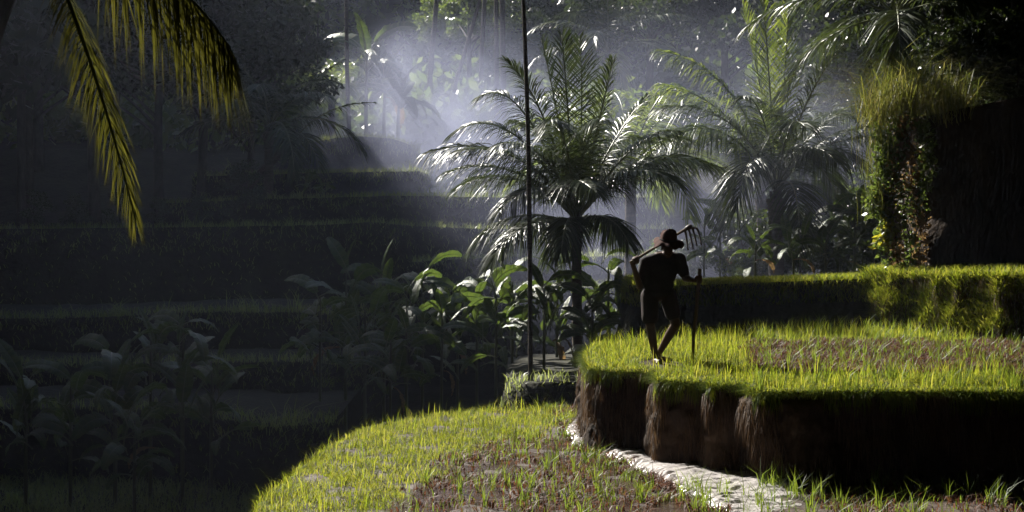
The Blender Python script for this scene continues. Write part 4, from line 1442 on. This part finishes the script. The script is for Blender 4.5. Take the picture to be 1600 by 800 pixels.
    ff = [(k * n + j, k * n + (j + 1) % n, (k + 1) * n + (j + 1) % n, (k + 1) * n + j) for k in range(len(prof) - 1) for j in range(n)]
    rot = Matrix.Rotation(R(14), 4, 'X') @ Matrix.Rotation(R(4), 4, 'Y')
    v = np.array(vv) * [1.08, 1.08, 1.22] @ np.array(rot.to_3x3()).T + hc + [0, .015, .058]
    t.add(v, ff)
    hat = t.build('hat', M['hat'], root, True)
    bnd = MB()
    ring = [np.array((.1015 * math.cos(a), .1065 * math.sin(a), .037)) for a in np.linspace(0, 2 * math.pi, 40)]
    bnd_p = np.array(ring) * [1.08, 1.08, 1.22] @ np.array(rot.to_3x3()).T + hc + [0, .015, .058]
    tube(bnd, bnd_p, .007, 6)
    bnd.build('hat_band', M['shirt'], hat, True)

    # four tined fork
    fo = empty('garden_fork', FP, 'long handled four tined fork resting across the shoulder of the farmer', 'garden fork')
    m = MB(); tube(m, np.linspace(H0, H1, 24), .0165 * (1 + .05 * np.sin(np.arange(24) * 1.3)), 10)
    m.build('handle', M['wood'], fo, True)
    m = MB(); tube(m, [H1 - hd * .10, H1 - hd * .02, H1 + hd * .015], [.022, .031, .030], 12); hdm = m.build('socket', M['iron'], fo, True)
    bars = [J(1070, 358, .34), J(1089, 354.5, .50)]
    m = MB(); tube(m, [J(1064, 362, .32), J(1072, 357.5, .38), J(1082, 355.5, .44), J(1088, 355.5, .49)], [.016, .016, .014, .010], 8); m.build('cross_bar', M['iron'], fo, True)
    for a, b_, k in (((1070, 360), (1075, 390), .36), ((1076, 358), (1083, 388.5), .41), ((1082, 356.5), (1089, 384), .45), ((1088, 355.5), (1096, 382), .49)):
        m = MB(); p0 = J(a[0], a[1], k); p2 = J(b_[0], b_[1], k - .10)
        md = J(a[0] + 2.0 + (a[0] > 1085) * 2, a[1] + 5, k + .01)
        pts = bez(p0, md + (md - (p0 + p2) / 2) * .2, p2, 12)
        tube(m, pts, np.linspace(.015, .010, 12), 8)
        m.build('tine', M['iron'], fo, True)
    # walking staff
    m = MB(); pts = np.linspace(S0, S1 + sd_ * .03, 26); pts[:, 0] += .004 * np.sin(np.arange(26) * .7)
    tube(m, pts, np.linspace(.023, .018, 26) * (1 + .06 * np.sin(np.arange(26) * 2.1)), 10)
    o = m.build('walking_stick', M['wood'], None, True); o.location = FP
    tag(o, 'knobbly wooden walking stick planted in the grass by the farmer', 'walking stick')


person()

# ------------------------------------------------------------------ haze
def haze():
    x0, x1, y0, y1, z0, z1 = -116, 116, -36, 176, -7.5, 52
    v = [(x, y, z) for z in (z0, z1) for y in (y0, y1) for x in (x0, x1)]
    f = [(0, 2, 3, 1), (4, 5, 7, 6), (0, 1, 5, 4), (2, 6, 7, 3), (0, 4, 6, 2), (1, 3, 7, 5)]
    me = bpy.data.meshes.new('haze'); me.from_pydata(v, [], f)
    m = bpy.data.materials.new('morning haze'); m.use_nodes = True
    nt = m.node_tree
    nt.nodes.remove(nt.nodes['Principled BSDF'])
    pv = nt.nodes.new('ShaderNodeVolumePrincipled')
    pv.inputs['Color'].default_value = (.68, .76, 1.0, 1)
    pv.inputs['Density'].default_value = HAZE
    pv.inputs['Anisotropy'].default_value = 0.5
    nt.links.new(pv.outputs[0], nt.nodes['Material Output'].inputs['Volume'])
    me.materials.append(m)
    tag(new_obj('haze', me), kind='stuff')


haze()


def smoke(c, r, dens):
    """drifting smoke added for local glow, a closed cloud with soft edges"""
    mb = MB(); ell(mb, (0, 0, 0), (1, 1, 1), n=32, m=18)
    o = mb.build('smoke', None); o.location = c; o.scale = r
    tag(o, kind='stuff')
    m = bpy.data.materials.new('drifting smoke'); m.use_nodes = True
    nt = m.node_tree; N = nt.nodes; L = nt.links
    N.remove(N['Principled BSDF'])
    pv = N.new('ShaderNodeVolumePrincipled'); pv.inputs['Color'].default_value = (.68, .73, 1.0, 1); pv.inputs['Anisotropy'].default_value = .5
    tc = N.new('ShaderNodeTexCoord')
    ln = N.new('ShaderNodeVectorMath'); ln.operation = 'LENGTH'; L.new(tc.outputs['Object'], ln.inputs[0])
    fo = N.new('ShaderNodeMapRange'); fo.inputs[1].default_value = 1.0; fo.inputs[2].default_value = .25; fo.inputs[3].default_value = 0; fo.inputs[4].default_value = 1; fo.interpolation_type = 'SMOOTHSTEP'
    L.new(ln.outputs['Value'], fo.inputs[0])
    no = N.new('ShaderNodeTexNoise'); no.inputs['Scale'].default_value = 2.6; no.inputs['Detail'].default_value = 3; L.new(tc.outputs['Object'], no.inputs['Vector'])
    mr = N.new('ShaderNodeMapRange'); mr.inputs[1].default_value = .35; mr.inputs[2].default_value = .65; mr.inputs[3].default_value = .35; mr.inputs[4].default_value = 1.3
    L.new(no.outputs[0], mr.inputs[0])
    mu = N.new('ShaderNodeMath'); mu.operation = 'MULTIPLY'; L.new(fo.outputs[0], mu.inputs[0]); L.new(mr.outputs[0], mu.inputs[1])
    m2 = N.new('ShaderNodeMath'); m2.operation = 'MULTIPLY'; L.new(mu.outputs[0], m2.inputs[0]); m2.inputs[1].default_value = dens
    L.new(m2.outputs[0], pv.inputs['Density']); L.new(pv.outputs[0], N['Material Output'].inputs['Volume'])
    o.data.materials.append(m)


smoke(Vector((-2.0, 53.4, 1.2)), Vector((6.0, 8.2, 5.8)), SMOKE)
smoke(Vector((4.4, 36.2, .2)), Vector((8.2, 9.5, 5.0)), SMOKE * .15)  # second cloud, added to brighten the air behind palms and farmer
